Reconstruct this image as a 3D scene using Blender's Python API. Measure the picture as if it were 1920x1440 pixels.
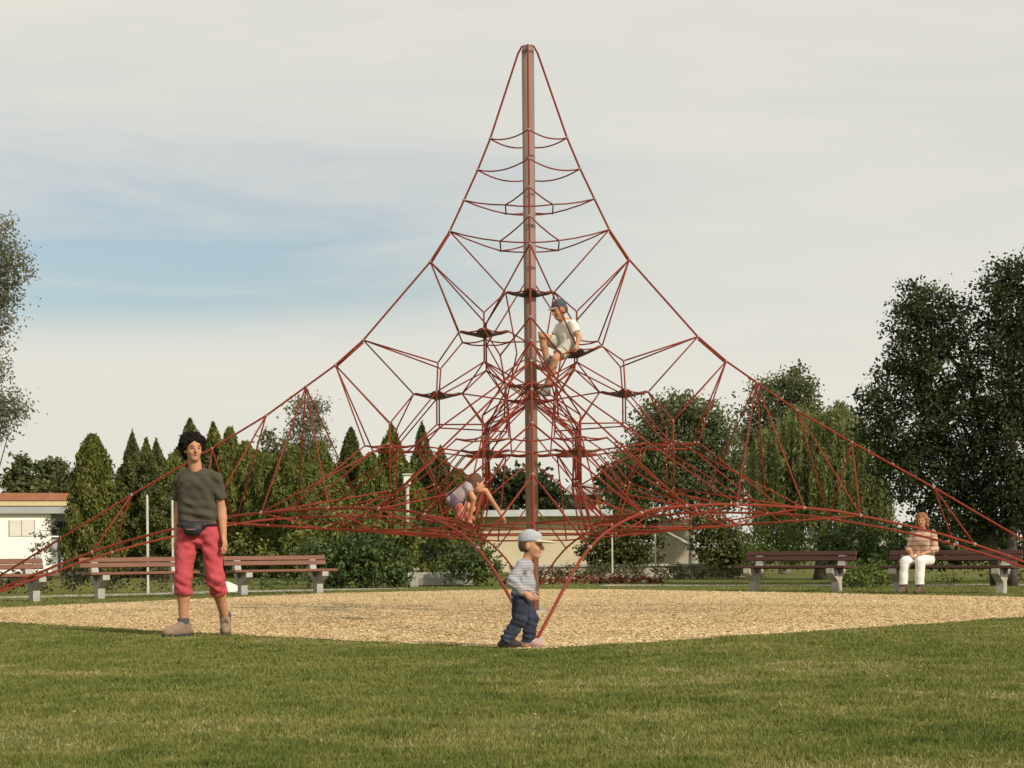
import bpy, bmesh, math, random
import numpy as np
from mathutils import Vector, Matrix

# ------------------------------------------------------------------ clear
for o in list(bpy.data.objects):
    bpy.data.objects.remove(o)
SC = bpy.context.scene
C = SC.collection
random.seed(7)
RNG = np.random.default_rng(7)

# ------------------------------------------------------------------ camera
F_PX = 3400.0            # focal length in pixels of a 1920 wide picture
CAM = np.array([-0.238, -21.25, 0.75])
ROLL = math.radians(0.52) # the photograph hangs a little, right side up
HZ = 1030.0              # horizon row
cd = bpy.data.cameras.new('camera')
cam = bpy.data.objects.new('camera', cd)
C.objects.link(cam)
cam.location = CAM
cam.matrix_world = Matrix.Translation(CAM) @ Matrix.Rotation(math.radians(90), 4, 'X') @ Matrix.Rotation(-ROLL, 4, 'Z')
cd.sensor_width = 36.0
cd.lens = F_PX / 1920 * 36
cd.shift_y = (HZ - 720) / 1920
cd.clip_start = 0.1
cd.clip_end = 3000
SC.camera = cam

# ------------------------------------------------------------------ world, sun, exposure
SUN_AZ = math.atan2(0.68, -0.73)      # sun stands to the right and behind the camera
SUN_EL = math.radians(34)
w = bpy.data.worlds.new('World'); SC.world = w; w.use_nodes = True
nt = w.node_tree; N = nt.nodes; L = nt.links
N.clear()
out = N.new('ShaderNodeOutputWorld'); bg = N.new('ShaderNodeBackground')
sky = N.new('ShaderNodeTexSky'); sky.sky_type = 'NISHITA'; sky.sun_disc = False
sky.sun_elevation = SUN_EL; sky.sun_rotation = SUN_AZ
sky.air_density = 1.0; sky.dust_density = 2.0; sky.ozone_density = 1.0
tc = N.new('ShaderNodeTexCoord')
sep = N.new('ShaderNodeSeparateXYZ'); L.new(tc.outputs['Generated'], sep.inputs[0])
def wmath(op, a, b=None, c=None):
    n = N.new('ShaderNodeMath'); n.operation = op
    for i, v in enumerate((a, b, c)):
        if v is None: continue
        if isinstance(v, (int, float)): n.inputs[i].default_value = v
        else: L.new(v, n.inputs[i])
    return n.outputs[0]
mp = N.new('ShaderNodeMapping'); mp.inputs['Scale'].default_value = (2.2, 2.2, 15)
mp.inputs['Rotation'].default_value = (0, math.radians(-7), 0)
mp.inputs['Location'].default_value = (0.4, 0.3, 0.2)
L.new(tc.outputs['Generated'], mp.inputs[0])
nz = N.new('ShaderNodeTexNoise'); nz.inputs['Scale'].default_value = 1.6; nz.inputs['Detail'].default_value = 7
nz.inputs['Roughness'].default_value = 0.62; nz.inputs['Distortion'].default_value = 0.5
L.new(mp.outputs[0], nz.inputs['Vector'])
# veil of thin high cloud: open in one belt above the horizon haze on the side away from the sun
dz = wmath('SUBTRACT', sep.outputs['Z'], 0.166)
dz = wmath('ADD', dz, wmath('MULTIPLY', sep.outputs['X'], -0.10))
belt = wmath('POWER', 2.718, wmath('MULTIPLY', wmath('MULTIPLY', dz, dz), -210.0))
side = N.new('ShaderNodeMapRange'); side.interpolation_type = 'SMOOTHSTEP'
L.new(sep.outputs['X'], side.inputs[0])
side.inputs[1].default_value = -0.22; side.inputs[2].default_value = 0.13
side.inputs[3].default_value = 1.0; side.inputs[4].default_value = 0.08
haze_low = N.new('ShaderNodeMapRange'); haze_low.interpolation_type = 'SMOOTHSTEP'; L.new(wmath('ADD', sep.outputs['Z'], wmath('MULTIPLY', nz.outputs['Fac'], 0.03)), haze_low.inputs[0])
haze_low.inputs[1].default_value = 0.115; haze_low.inputs[2].default_value = 0.155
open_ = wmath('MULTIPLY', wmath('MULTIPLY', belt, haze_low.outputs[0]), side.outputs[0])
nzc = wmath('MULTIPLY', wmath('SUBTRACT', nz.outputs['Fac'], 0.5), 1.7)
veil = wmath('SUBTRACT', 0.92, wmath('MULTIPLY', open_, 0.86))
veil = wmath('ADD', veil, wmath('MULTIPLY', nzc, wmath('ADD', 0.20, wmath('MULTIPLY', open_, 1.0))))
cl = N.new('ShaderNodeClamp'); L.new(veil, cl.inputs[0]); cl.inputs[1].default_value = 0.12; cl.inputs[2].default_value = 0.97
mixc = N.new('ShaderNodeMix'); mixc.data_type = 'RGBA'
L.new(cl.outputs[0], mixc.inputs[0])
skm = N.new('ShaderNodeMix'); skm.data_type = 'RGBA'; skm.blend_type = 'MULTIPLY'; skm.inputs[0].default_value = 1
L.new(sky.outputs[0], skm.inputs[6]); skm.inputs[7].default_value = (1.24, 1.22, 1.12, 1)
L.new(skm.outputs[2], mixc.inputs[6])
mixc.inputs[7].default_value = (8.0, 7.72, 6.85, 1)
L.new(mixc.outputs[2], bg.inputs[0]); bg.inputs[1].default_value = 0.1
L.new(bg.outputs[0], out.inputs[0])

sd = bpy.data.lights.new('sun', 'SUN'); sd.energy = 4.0; sd.angle = math.radians(3.0); sd.color = (1.0, 0.89, 0.74)
sun = bpy.data.objects.new('sun', sd); C.objects.link(sun)
sdir = Vector((math.sin(SUN_AZ) * math.cos(SUN_EL), math.cos(SUN_AZ) * math.cos(SUN_EL), math.sin(SUN_EL)))
sun.rotation_euler = sdir.to_track_quat('Z', 'Y').to_euler()
sun.location = sdir * 60
vs = SC.view_settings
vs.view_transform = 'Standard'; vs.look = 'None'; vs.gamma = 1.0; vs.use_curve_mapping = False; vs.exposure = 0.0
SC.cycles.use_denoising = True
SC.cycles.max_bounces = 5; SC.cycles.transparent_max_bounces = 6

# ------------------------------------------------------------------ helpers
def at(px, py, d):                      # point seen at a pixel (1920x1440), d metres in front of the camera
    if py == 0: py = HZ + 20
    dx, dy = px - 960, py - HZ
    dx, dy = dx - ROLL * dy, dy + ROLL * dx
    return np.array([dx / F_PX * d + CAM[0], d + CAM[1], CAM[2] - dy / F_PX * d])
def gd(py): return F_PX * CAM[2] / (py - HZ)      # distance of ground seen at row py

def link(o, parent=None):
    C.objects.link(o)
    if parent is not None: o.parent = parent
    return o
def tag(o, label=None, cat=None, group=None, kind=None):
    if label: o['label'] = label
    if cat: o['category'] = cat
    if group: o['group'] = group
    if kind: o['kind'] = kind
    return o
def empty(name, loc=(0, 0, 0), rz=0):
    o = bpy.data.objects.new(name, None); o.empty_display_size = 0.1
    C.objects.link(o); o.location = loc; o.rotation_euler = (0, 0, rz)
    return o
def mesh_np(name, V, Fq, smooth=False):
    """V (n,3); Fq (m,3|4) int"""
    V = np.asarray(V, np.float32); Fq = np.asarray(Fq, np.int32)
    me = bpy.data.meshes.new(name)
    k = Fq.shape[1]
    me.vertices.add(len(V)); me.vertices.foreach_set('co', V.ravel())
    me.loops.add(Fq.size); me.loops.foreach_set('vertex_index', Fq.ravel())
    me.polygons.add(len(Fq)); me.polygons.foreach_set('loop_start', np.arange(0, Fq.size, k, dtype=np.int32))
    me.polygons.foreach_set('loop_total', np.full(len(Fq), k, np.int32))
    if smooth: me.polygons.foreach_set('use_smooth', np.ones(len(Fq), bool))
    me.update(calc_edges=True); me.validate()
    return me
def face_attr(me, name, vals):
    a = me.attributes.new(name, 'FLOAT', 'FACE')
    a.data.foreach_set('value', np.asarray(vals, np.float32))
class MB:
    """collects simple solids into one mesh"""
    def __init__(s): s.v = []; s.f = []
    def box(s, c, size, R=None):
        c = np.array(c, float); h = np.array(size, float) / 2
        i = len(s.v)
        for z in (-1, 1):
            for y in (-1, 1):
                for x in (-1, 1):
                    p = np.array([x, y, z]) * h
                    if R is not None: p = R @ p
                    s.v.append(tuple(c + p))
        for q in ((0, 2, 3, 1), (4, 5, 7, 6), (0, 1, 5, 4), (2, 6, 7, 3), (0, 4, 6, 2), (1, 3, 7, 5)):
            s.f.append(tuple(i + k for k in q))
        return s
    def prism(s, poly, y0, y1):          # poly in (x,z), extruded along y
        i = len(s.v); n = len(poly)
        for y in (y0, y1):
            for (x, z) in poly: s.v.append((x, y, z))
        s.f.append(tuple(i + k for k in range(n))); s.f.append(tuple(i + n + k for k in reversed(range(n))))
        for k in range(n):
            k2 = (k + 1) % n
            s.f.append((i + k, i + n + k, i + n + k2, i + k2))
        return s
    def tube(s, pts, r, n=6, cap=True):
        V, Fq = tube_np(pts, r, n, cap); i = len(s.v)
        s.v += [tuple(p) for p in V]; s.f += [tuple(i + k for k in q) for q in Fq]
        return s
    def build(s, name, m, parent=None, bevel=0, smooth=False):
        me = bpy.data.meshes.new(name); me.from_pydata([tuple(map(float, p)) for p in s.v], [], s.f); me.update()
        bm = bmesh.new(); bm.from_mesh(me); bmesh.ops.recalc_face_normals(bm, faces=bm.faces)
        if bevel:
            bmesh.ops.bevel(bm, geom=list(bm.edges), offset=bevel, segments=1, affect='EDGES', profile=0.5)
        bm.to_mesh(me); bm.free()
        if smooth:
            for p in me.polygons: p.use_smooth = True
        me.materials.append(m)
        return link(bpy.data.objects.new(name, me), parent)
def tube_np(pts, r, n=6, cap=True):
    P = np.asarray(pts, float); k = len(P)
    r = np.broadcast_to(np.asarray(r, float), (k,))
    T = np.gradient(P, axis=0); T /= np.linalg.norm(T, axis=1)[:, None] + 1e-9
    up = np.array([0, 0, 1.0]) if abs(T[0, 2]) < 0.9 else np.array([1.0, 0, 0])
    u = np.cross(T[0], up); u /= np.linalg.norm(u)
    V = []
    for i in range(k):
        u = u - T[i] * np.dot(u, T[i]); u /= np.linalg.norm(u) + 1e-9
        v = np.cross(T[i], u)
        a = np.arange(n) / n * 2 * math.pi
        V.append(P[i] + r[i] * (np.cos(a)[:, None] * u + np.sin(a)[:, None] * v))
    V = np.concatenate(V); Fq = []
    for i in range(k - 1):
        for j in range(n):
            j2 = (j + 1) % n
            Fq.append((i * n + j, i * n + j2, (i + 1) * n + j2, (i + 1) * n + j))
    if cap:
        Fq.append(tuple(reversed(range(n)))); Fq.append(tuple((k - 1) * n + j for j in range(n)))
    return V, Fq

# ------------------------------------------------------------------ materials
def col(r, g, b): return (r, g, b, 1)
def srgb(r, g, b):
    f = lambda c: ((c / 255) / 12.92 if c / 255 <= 0.04045 else ((c / 255 + 0.055) / 1.055) ** 2.4)
    return (f(r), f(g), f(b), 1)
def new_mat(name):
    m = bpy.data.materials.new(name); m.use_nodes = True
    nt = m.node_tree; b = nt.nodes['Principled BSDF']
    return m, nt, b
def mat(name, c1, c2=None, scale=8.0, rough=0.8, bump=0.0, bscale=None, detail=5, stretch=(1, 1, 1), metallic=0, spec=0.35):
    """two-tone noise colour + noise relief, in object space"""
    m, nt, b = new_mat(name); N = nt.nodes; L = nt.links
    b.inputs['Roughness'].default_value = rough; b.inputs['Metallic'].default_value = metallic
    b.inputs['Specular IOR Level'].default_value = spec
    if c2 is None: c2 = tuple(x * 0.75 for x in c1[:3]) + (1,)
    tc = N.new('ShaderNodeTexCoord'); mp = N.new('ShaderNodeMapping'); mp.inputs['Scale'].default_value = stretch
    L.new(tc.outputs['Object'], mp.inputs[0])
    n = N.new('ShaderNodeTexNoise'); n.inputs['Scale'].default_value = scale; n.inputs['Detail'].default_value = detail
    L.new(mp.outputs[0], n.inputs['Vector'])
    r = N.new('ShaderNodeValToRGB'); r.color_ramp.elements[0].position = 0.32; r.color_ramp.elements[1].position = 0.68
    r.color_ramp.elements[0].color = c1; r.color_ramp.elements[1].color = c2
    L.new(n.outputs['Fac'], r.inputs[0]); L.new(r.outputs[0], b.inputs['Base Color'])
    if bump:
        n2 = N.new('ShaderNodeTexNoise'); n2.inputs['Scale'].default_value = bscale or scale * 4; n2.inputs['Detail'].default_value = 6
        L.new(mp.outputs[0], n2.inputs['Vector'])
        bp = N.new('ShaderNodeBump'); bp.inputs['Strength'].default_value = bump; bp.inputs['Distance'].default_value = 0.02
        L.new(n2.outputs['Fac'], bp.inputs['Height']); L.new(bp.outputs[0], b.inputs['Normal'])
    return m
def leaf_mat(name, stops, trans=0.35, rough=0.55, spec=0.3):
    """colour picked per leaf from the face attribute 'var'"""
    m, nt, b = new_mat(name); N = nt.nodes; L = nt.links
    b.inputs['Roughness'].default_value = rough; b.inputs['Specular IOR Level'].default_value = spec
    a = N.new('ShaderNodeAttribute'); a.attribute_name = 'var'
    r = N.new('ShaderNodeValToRGB'); cr = r.color_ramp
    while len(cr.elements) < len(stops): cr.elements.new(0.5)
    for e, (p, c) in zip(cr.elements, stops): e.position = p; e.color = c
    L.new(a.outputs['Fac'], r.inputs[0]); L.new(r.outputs[0], b.inputs['Base Color'])
    if trans > 0:
        t = N.new('ShaderNodeBsdfTranslucent'); mx = N.new('ShaderNodeMixShader'); mx.inputs[0].default_value = trans
        L.new(r.outputs[0], t.inputs[0]); L.new(b.outputs[0], mx.inputs[1]); L.new(t.outputs[0], mx.inputs[2])
        L.new(mx.outputs[0], N['Material Output'].inputs[0])
    return m
# ================================================================== GROUND
def poly_in(x, y, poly):
    ins = np.zeros(x.shape, bool); n = len(poly)
    for i in range(n):
        x1, y1 = poly[i]; x2, y2 = poly[(i + 1) % n]
        c = ((y1 > y) != (y2 > y)) & (x < (x2 - x1) * (y - y1) / (y2 - y1 + 1e-12) + x1)
        ins ^= c
    return ins
corner = [(-0.1, -7.75), (2.6, -5.1), (5.1, -2.55), (7.6, -.1), (8.3, 1.2), (8.1, 2.6), (7.0, 4.5), (5.4, 6.7), (3.7, 9.1), (1.6, 11.7), (.2, 12.4),
          (-1, 12.2), (-3.6, 10.6), (-5.5, 7.2), (-7.3, 3.8), (-8.4, 1.9), (-8.5, .9), (-7.9, .3), (-5.9, -1.35), (-3, -4.7)]
SAND = []
rr = random.Random(3)
for i in range(len(corner)):
    a = np.array(corner[i]); b = np.array(corner[(i + 1) % len(corner)])
    n = max(2, int(np.linalg.norm(b - a) / 0.22))
    for k in range(n):
        p = a + (b - a) * k / n
        nrm = np.array([-(b - a)[1], (b - a)[0]]); nrm /= np.linalg.norm(nrm)
        SAND.append(tuple(p + nrm * rr.uniform(-0.07, 0.07)))

# lawn: one sheet to the horizon
m_lawn, nt, b = new_mat('lawn_soil')
Nn = nt.nodes; Ln = nt.links
tcn = Nn.new('ShaderNodeTexCoord')
n1 = Nn.new('ShaderNodeTexNoise'); n1.inputs['Scale'].default_value = 0.9; n1.inputs['Detail'].default_value = 8; n1.inputs['Roughness'].default_value = 0.65
n2 = Nn.new('ShaderNodeTexNoise'); n2.inputs['Scale'].default_value = 22; n2.inputs['Detail'].default_value = 6
for n_ in (n1, n2): Ln.new(tcn.outputs['Object'], n_.inputs['Vector'])
r1 = Nn.new('ShaderNodeValToRGB'); e = r1.color_ramp.elements
e[0].position = 0.3; e[0].color = col(0.085, 0.112, 0.026); e[1].position = 0.72; e[1].color = col(0.175, 0.170, 0.056)
r2 = Nn.new('ShaderNodeValToRGB'); e = r2.color_ramp.elements
e[0].position = 0.3; e[0].color = col(0.55, 0.55, 0.5); e[1].position = 0.7; e[1].color = col(1.2, 1.15, 1.1)
mx = Nn.new('ShaderNodeMix'); mx.data_type = 'RGBA'; mx.blend_type = 'MULTIPLY'; mx.inputs[0].default_value = 1
Ln.new(n1.outputs['Fac'], r1.inputs[0]); Ln.new(n2.outputs['Fac'], r2.inputs[0])
Ln.new(r1.outputs[0], mx.inputs[6]); Ln.new(r2.outputs[0], mx.inputs[7]); Ln.new(mx.outputs[2], b.inputs['Base Color'])
b.inputs['Roughness'].default_value = 0.95; b.inputs['Specular IOR Level'].default_value = 0.1
bp = Nn.new('ShaderNodeBump'); bp.inputs['Strength'].default_value = 0.6; bp.inputs['Distance'].default_value = 0.03
Ln.new(n2.outputs['Fac'], bp.inputs['Height']); Ln.new(bp.outputs[0], b.inputs['Normal'])
def sheet(name, poly, z, m):
    me = bpy.data.meshes.new(name); me.from_pydata([(x, y, z) for x, y in poly], [], [tuple(range(len(poly)))]); me.update()
    bm = bmesh.new(); bm.from_mesh(me); bmesh.ops.triangulate(bm, faces=bm.faces)
    for f in bm.faces:
        if f.normal.z < 0: f.normal_flip()
    bm.to_mesh(me); bm.free(); me.materials.append(m)
    o = link(bpy.data.objects.new(name, me)); o['kind'] = 'structure'
    return o
sheet('ground', [(-900, -60), (900, -60), (900, 1800), (-900, 1800)], 0, m_lawn)

# woodchip surface
m_sand, nt, b = new_mat('woodchip_bed')
Nn = nt.nodes; Ln = nt.links
tcn = Nn.new('ShaderNodeTexCoord')
vo = Nn.new('ShaderNodeTexVoronoi'); vo.inputs['Scale'].default_value = 42; vo.inputs['Randomness'].default_value = 1
n1 = Nn.new('ShaderNodeTexNoise'); n1.inputs['Scale'].default_value = 0.5; n1.inputs['Detail'].default_value = 6
for n_ in (vo, n1): Ln.new(tcn.outputs['Object'], n_.inputs['Vector'])
sx = Nn.new('ShaderNodeSeparateColor'); Ln.new(vo.outputs['Color'], sx.inputs[0])
r1 = Nn.new('ShaderNodeValToRGB'); e = r1.color_ramp.elements
e[0].position = 0.0; e[0].color = col(0.38, 0.265, 0.135); e[1].position = 1.0; e[1].color = col(0.70, 0.56, 0.33)
Ln.new(sx.outputs[0], r1.inputs[0])
r2 = Nn.new('ShaderNodeValToRGB'); e = r2.color_ramp.elements
e[0].position = 0.35; e[0].color = col(0.80, 0.77, 0.74); e[1].position = 0.65; e[1].color = col(1.05, 1.05, 1.0)
Ln.new(n1.outputs['Fac'], r2.inputs[0])
mx = Nn.new('ShaderNodeMix'); mx.data_type = 'RGBA'; mx.blend_type = 'MULTIPLY'; mx.inputs[0].default_value = 1
Ln.new(r1.outputs[0], mx.inputs[6]); Ln.new(r2.outputs[0], mx.inputs[7]); Ln.new(mx.outputs[2], b.inputs['Base Color'])
b.inputs['Roughness'].default_value = 0.9; b.inputs['Specular IOR Level'].default_value = 0.15
bp = Nn.new('ShaderNodeBump'); bp.inputs['Strength'].default_value = 0.45; bp.inputs['Distance'].default_value = 0.01
Ln.new(vo.outputs['Distance'], bp.inputs['Height']); Ln.new(bp.outputs[0], b.inputs['Normal'])
sheet('woodchip_area', SAND, 0.006, m_sand)

# loose chips
def vnoise(x, y, s, seed):
    r = np.random.default_rng(seed); G = r.random((64, 64))
    xs = x * s; ys = y * s; xi = np.floor(xs).astype(int); yi = np.floor(ys).astype(int); fx = xs - xi; fy = ys - yi
    fx = fx * fx * (3 - 2 * fx); fy = fy * fy * (3 - 2 * fy)
    g = lambda a, b: G[a % 64, b % 64]
    return (g(xi, yi) * (1 - fx) + g(xi + 1, yi) * fx) * (1 - fy) + (g(xi, yi + 1) * (1 - fx) + g(xi + 1, yi + 1) * fx) * fy
def chips(n):
    x = RNG.uniform(-9, 10, n * 2); y = RNG.uniform(-8, 13, n * 2)
    # more of them where they show larger
    keep = RNG.random(n * 2) < np.clip(18.0 / (y + 21.25), 0, 1) ** 2
    x, y = x[keep], y[keep]
    k = poly_in(x + RNG.normal(0, .07, len(x)), y + RNG.normal(0, .07, len(x)), SAND); x, y = x[k][:n], y[k][:n]; n = len(x)
    ang = RNG.uniform(0, 6.28, n); l = RNG.uniform(0.006, 0.016, n); wd = RNG.uniform(0.003, 0.007, n)
    tilt = RNG.uniform(-0.3, 0.3, n)
    u = np.stack([np.cos(ang) * np.cos(tilt), np.sin(ang) * np.cos(tilt), np.sin(tilt)], 1) * l[:, None]
    v = np.stack([-np.sin(ang), np.cos(ang), RNG.uniform(-0.5, 0.5, n)], 1) * wd[:, None]
    c = np.stack([x, y, 0.010 + np.abs(np.sin(tilt)) * l], 1)
    V = np.stack([c - u - v, c + u - v, c + u + v, c - u + v], 1).reshape(-1, 3)
    me = mesh_np('woodchips', V, np.arange(4 * n).reshape(-1, 4)); face_attr(me, 'var', np.clip(RNG.random(n) * .85 + .5 * (.6 * vnoise(x, y, .35, 21) + .4 * vnoise(x, y, 1.3, 22)) - .18, 0, 1))
    me.materials.append(leaf_mat('woodchip', [(0, col(0.28, 0.18, 0.085)), (0.3, col(0.50, 0.37, 0.19)), (0.8, col(0.66, 0.52, 0.30)), (1, col(0.82, 0.71, 0.50))], trans=0, rough=0.85))
    o = link(bpy.data.objects.new('woodchips', me)); tag(o, 'loose pale woodchips scattered over the play area', 'woodchips', kind='stuff')
chips(170000)

# grass blades
def blades(n, d0, d1, name, label, half=0.40, hmul=1.0):
    d = np.exp(RNG.uniform(math.log(d0), math.log(d1), n)); x = RNG.uniform(-half, half, n) * d + CAM[0]; y = d + CAM[1]
    jx = x + RNG.normal(0, 0.03, n); jy = y + RNG.normal(0, 0.03, n)
    k = ~poly_in(jx, jy, SAND); x, y, d = x[k], y[k], d[k]; n = len(x)
    clump = 0.22 * vnoise(x, y, 1.6, 1) + 0.43 * vnoise(x, y, 5.5, 2) + 0.35 * vnoise(x, y, 13, 3)
    bare = 0.6 * vnoise(x, y, 0.8, 5) + 0.4 * vnoise(x, y, 3.3, 6)
    k = RNG.random(n) > np.clip((bare - 0.66) * 6, 0, 0.8); x, y, d, clump, bare = x[k], y[k], d[k], clump[k], bare[k]; n = len(x)
    h = (0.009 + 0.034 * np.clip(clump - 0.25, 0, 1) ** 1.4 + RNG.exponential(0.0035, n)) * hmul
    wd = 0.0026 * (0.6 + d / 9) * RNG.uniform(0.7, 1.5, n)
    a = RNG.uniform(0, 6.28, n); lean = RNG.normal(0, 0.75, n) * h
    la = RNG.uniform(0, 6.28, n)
    b0 = np.stack([x - np.cos(a) * wd, y - np.sin(a) * wd, np.full(n, -0.002)], 1)
    b1 = np.stack([x + np.cos(a) * wd, y + np.sin(a) * wd, np.full(n, -0.002)], 1)
    t = np.stack([x + np.cos(la) * lean, y + np.sin(la) * lean, h], 1)
    V = np.stack([b0, b1, t], 1).reshape(-1, 3)
    me = mesh_np(name, V, np.arange(3 * n).reshape(-1, 3))
    dry = np.clip((bare - 0.54) * 2.0, 0, 0.35) + 0.30 * vnoise(x, y, 0.7, 9)
    var = np.clip(RNG.normal(0.28, 0.16, n) + dry * 0.75 - (clump - 0.5) * 0.9, 0, 1)
    face_attr(me, 'var', var); me.materials.append(M_GRASS)
    o = link(bpy.data.objects.new(name, me)); tag(o, label, 'grass', kind='stuff')
M_GRASS = leaf_mat('grass_blade', [(0, col(0.074, 0.114, 0.020)), (0.35, col(0.160, 0.186, 0.039)), (0.72, col(0.238, 0.232, 0.064)), (1, col(0.40, 0.34, 0.17))], trans=0.3, rough=0.6)
blades(520000, 5.6, 21, 'lawn_grass', 'short trodden grass of the lawn in front of the woodchips')
blades(60000, 21, 40, 'lawn_grass', 'short grass strip under the benches behind the woodchips', hmul=1.2)

# fallen leaves and dry bits in the lawn
def litter(n):
    d = np.exp(RNG.uniform(math.log(5.7), math.log(19), n * 3)); x = RNG.uniform(-.38, .38, n * 3) * d + CAM[0]; y = d + CAM[1]
    k = (~poly_in(x, y, SAND)) & (RNG.random(n * 3) < np.clip(vnoise(x, y, .7, 15) * 1.6 - .45, .03, 1)); x, y = x[k][:n], y[k][:n]; m_ = len(x)
    P = np.stack([x, y, RNG.uniform(.012, .026, m_)], 1); e_ = RNG.normal(0, 1, (m_, 3)) * np.array([1, 1, .3]); e_ /= np.linalg.norm(e_, axis=1)[:, None]
    f_ = np.cross(e_, RNG.normal(0, .35, (m_, 3)) + np.array([0, 0, 1])); f_ /= np.linalg.norm(f_, axis=1)[:, None]; s_ = RNG.uniform(.004, .013, m_)[:, None]
    V = np.stack([P - e_ * s_, P + f_ * s_ * .5, P + e_ * s_, P - f_ * s_ * .5], 1).reshape(-1, 3)
    me = mesh_np('leaf_litter', V, np.arange(4 * m_).reshape(-1, 4)); face_attr(me, 'var', RNG.random(m_))
    me.materials.append(leaf_mat('dry_bits', [(0, col(.16, .11, .05)), (.5, col(.30, .24, .13)), (1, col(.46, .40, .27))], .1, .8))
    tag(link(bpy.data.objects.new('leaf_litter', me)), 'dry bits and tiny fallen leaves strewn in the front lawn', 'leaf litter', kind='stuff')
litter(500)

# paved path behind the left benches
m_path = mat('path_gravel', col(0.42, 0.40, 0.36), col(0.30, 0.28, 0.25), 3, 0.95, 0.3, 60)
sheet('path', [(-16, 8.8), (-9, 9.2), (-4.4, 12.6), (-2.2, 14.2), (-2.6, 15.2), (-5.2, 13.9), (-9.4, 10.4), (-16, 10.0)], 0.004, m_path)
sheet('path', [(1.5, 15.0), (6.0, 13.2), (12, 10.8), (20, 9.6), (20, 10.6), (12, 11.9), (6.2, 14.4), (1.7, 16.2)], 0.004, m_path)

# ================================================================== FOLIAGE
def leaf_quads(P, size, up=0.0, aspect=0.55, droop=0.0, rng=RNG):
    """rhombic leaves at points P; up: how much they stand upright"""
    n = len(P)
    d = rng.normal(0, 1, (n, 3)); d[:, 2] = d[:, 2] * (1 - up) + up * 2.2 - droop * 2.2
    d /= np.linalg.norm(d, axis=1)[:, None]
    e = rng.normal(0, 1, (n, 3)); e -= d * np.sum(d * e, 1)[:, None]; e /= np.linalg.norm(e, axis=1)[:, None]
    s = size * rng.uniform(0.6, 1.35, n)
    d = d * s[:, None] / 2; e = e * (s * aspect / 2)[:, None]
    V = np.stack([P - d, P + e, P + d, P - e], 1).reshape(-1, 3)
    return V, np.arange(4 * n).reshape(-1, 4)
def crown_points(lobes, dens, rng, clump=0.30, fill=0.55):
    """lobes: (cx,cy,cz,rx,ry,rz). returns points grouped in twigs spread through the lobes' volume, denser near the skin"""
    out = []; ids = []
    for li, (cx, cy, cz, rx, ry, rz) in enumerate(lobes):
        area = (rx * ry + ry * rz + rx * rz) * 4
        nc = max(6, int(area * dens / 22))
        u = rng.normal(0, 1, (nc, 3)); u /= np.linalg.norm(u, axis=1)[:, None]
        rad = rng.uniform(fill ** 3, 1.06 ** 3, nc) ** (1 / 3)
        rad *= 1 + 0.16 * np.sin(u[:, 0] * 5 + li) * np.cos(u[:, 2] * 6 + li * 2)
        cpt = np.array([cx, cy, cz]) + u * rad[:, None] * np.array([rx, ry, rz])
        k = 22
        sc = clump * rng.uniform(0.6, 1.3, nc)
        p = cpt[:, None, :] + rng.normal(0, 1, (nc, k, 3)) * sc[:, None, None] * np.array([0.55, 0.55, 0.42])
        out.append(p.reshape(-1, 3)); ids.append(np.repeat(rng.random(nc), k))
    return np.concatenate(out), np.concatenate(ids)
def crown_mesh(name, lobes, dens, leaf, m, rng, clump=0.3, fill=0.55, up=0.0, droop=0.0, aspect=0.55):
    P, cid = crown_points(lobes, dens, rng, clump, fill)
    k = P[:, 2] > 0.02; P = P[k]; cid = cid[k]
    V, Fq = leaf_quads(P, leaf, up, aspect, droop, rng)
    me = mesh_np(name, V, Fq)
    face_attr(me, 'var', np.clip(cid * 0.6 + rng.random(len(Fq)) * 0.4, 0, 1)); me.materials.append(m)
    return me
def px_lobes(lst, d, depth=None):
    """lobes listed by where they are seen: (px, py, rx, ry[, depth offset]) at distance d"""
    s = d / F_PX; o = []
    for l in lst:
        px, py, rx, ry = l[:4]; off = l[4] if len(l) > 4 else 0.0
        p = at(px, py, d + off)
        o.append((p[0], p[1], p[2], rx * s, (depth or min(rx, ry) * 1.1) * s if depth is None else depth, ry * s))
    return o
def limb_tree(root, base, lobes, r0, m, rng, split=0.35):
    """trunk and limbs reaching into the lobes"""
    top = np.mean([l[:3] for l in lobes], axis=0)
    hi = max(l[2] for l in lobes)
    base = np.array(base, float)
    kp = base + (np.array([top[0], top[1], hi]) - base) * np.array([0.35, 0.35, 0.85])
    pts = [base + (kp - base) * t + np.array([math.sin(t * 5) * 0.08, math.cos(t * 4) * 0.05, 0]) * t for t in np.linspace(0, 1, 9)]
    mb = MB(); mb.tube(pts, np.linspace(r0, r0 * 0.25, 9) * np.array([1.25] + [1] * 8), 8)
    tr = mb.build('trunk', m, root, smooth=True)
    for l in lobes:
        c = np.array(l[:3]); t = np.clip((c[2] - base[2]) / max(0.1, kp[2] - base[2]) - 0.35, split * 0.6, 0.92)
        s = base + (kp - base) * t
        mid = (s + c) / 2 + np.array([0, 0, -0.1 * np.linalg.norm(c - s)])
        MB().tube([s, mid, c], [r0 * 0.42 * (1.1 - t * 0.5), r0 * 0.28, r0 * 0.08], 5).build('limb', m, tr, smooth=True)
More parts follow.
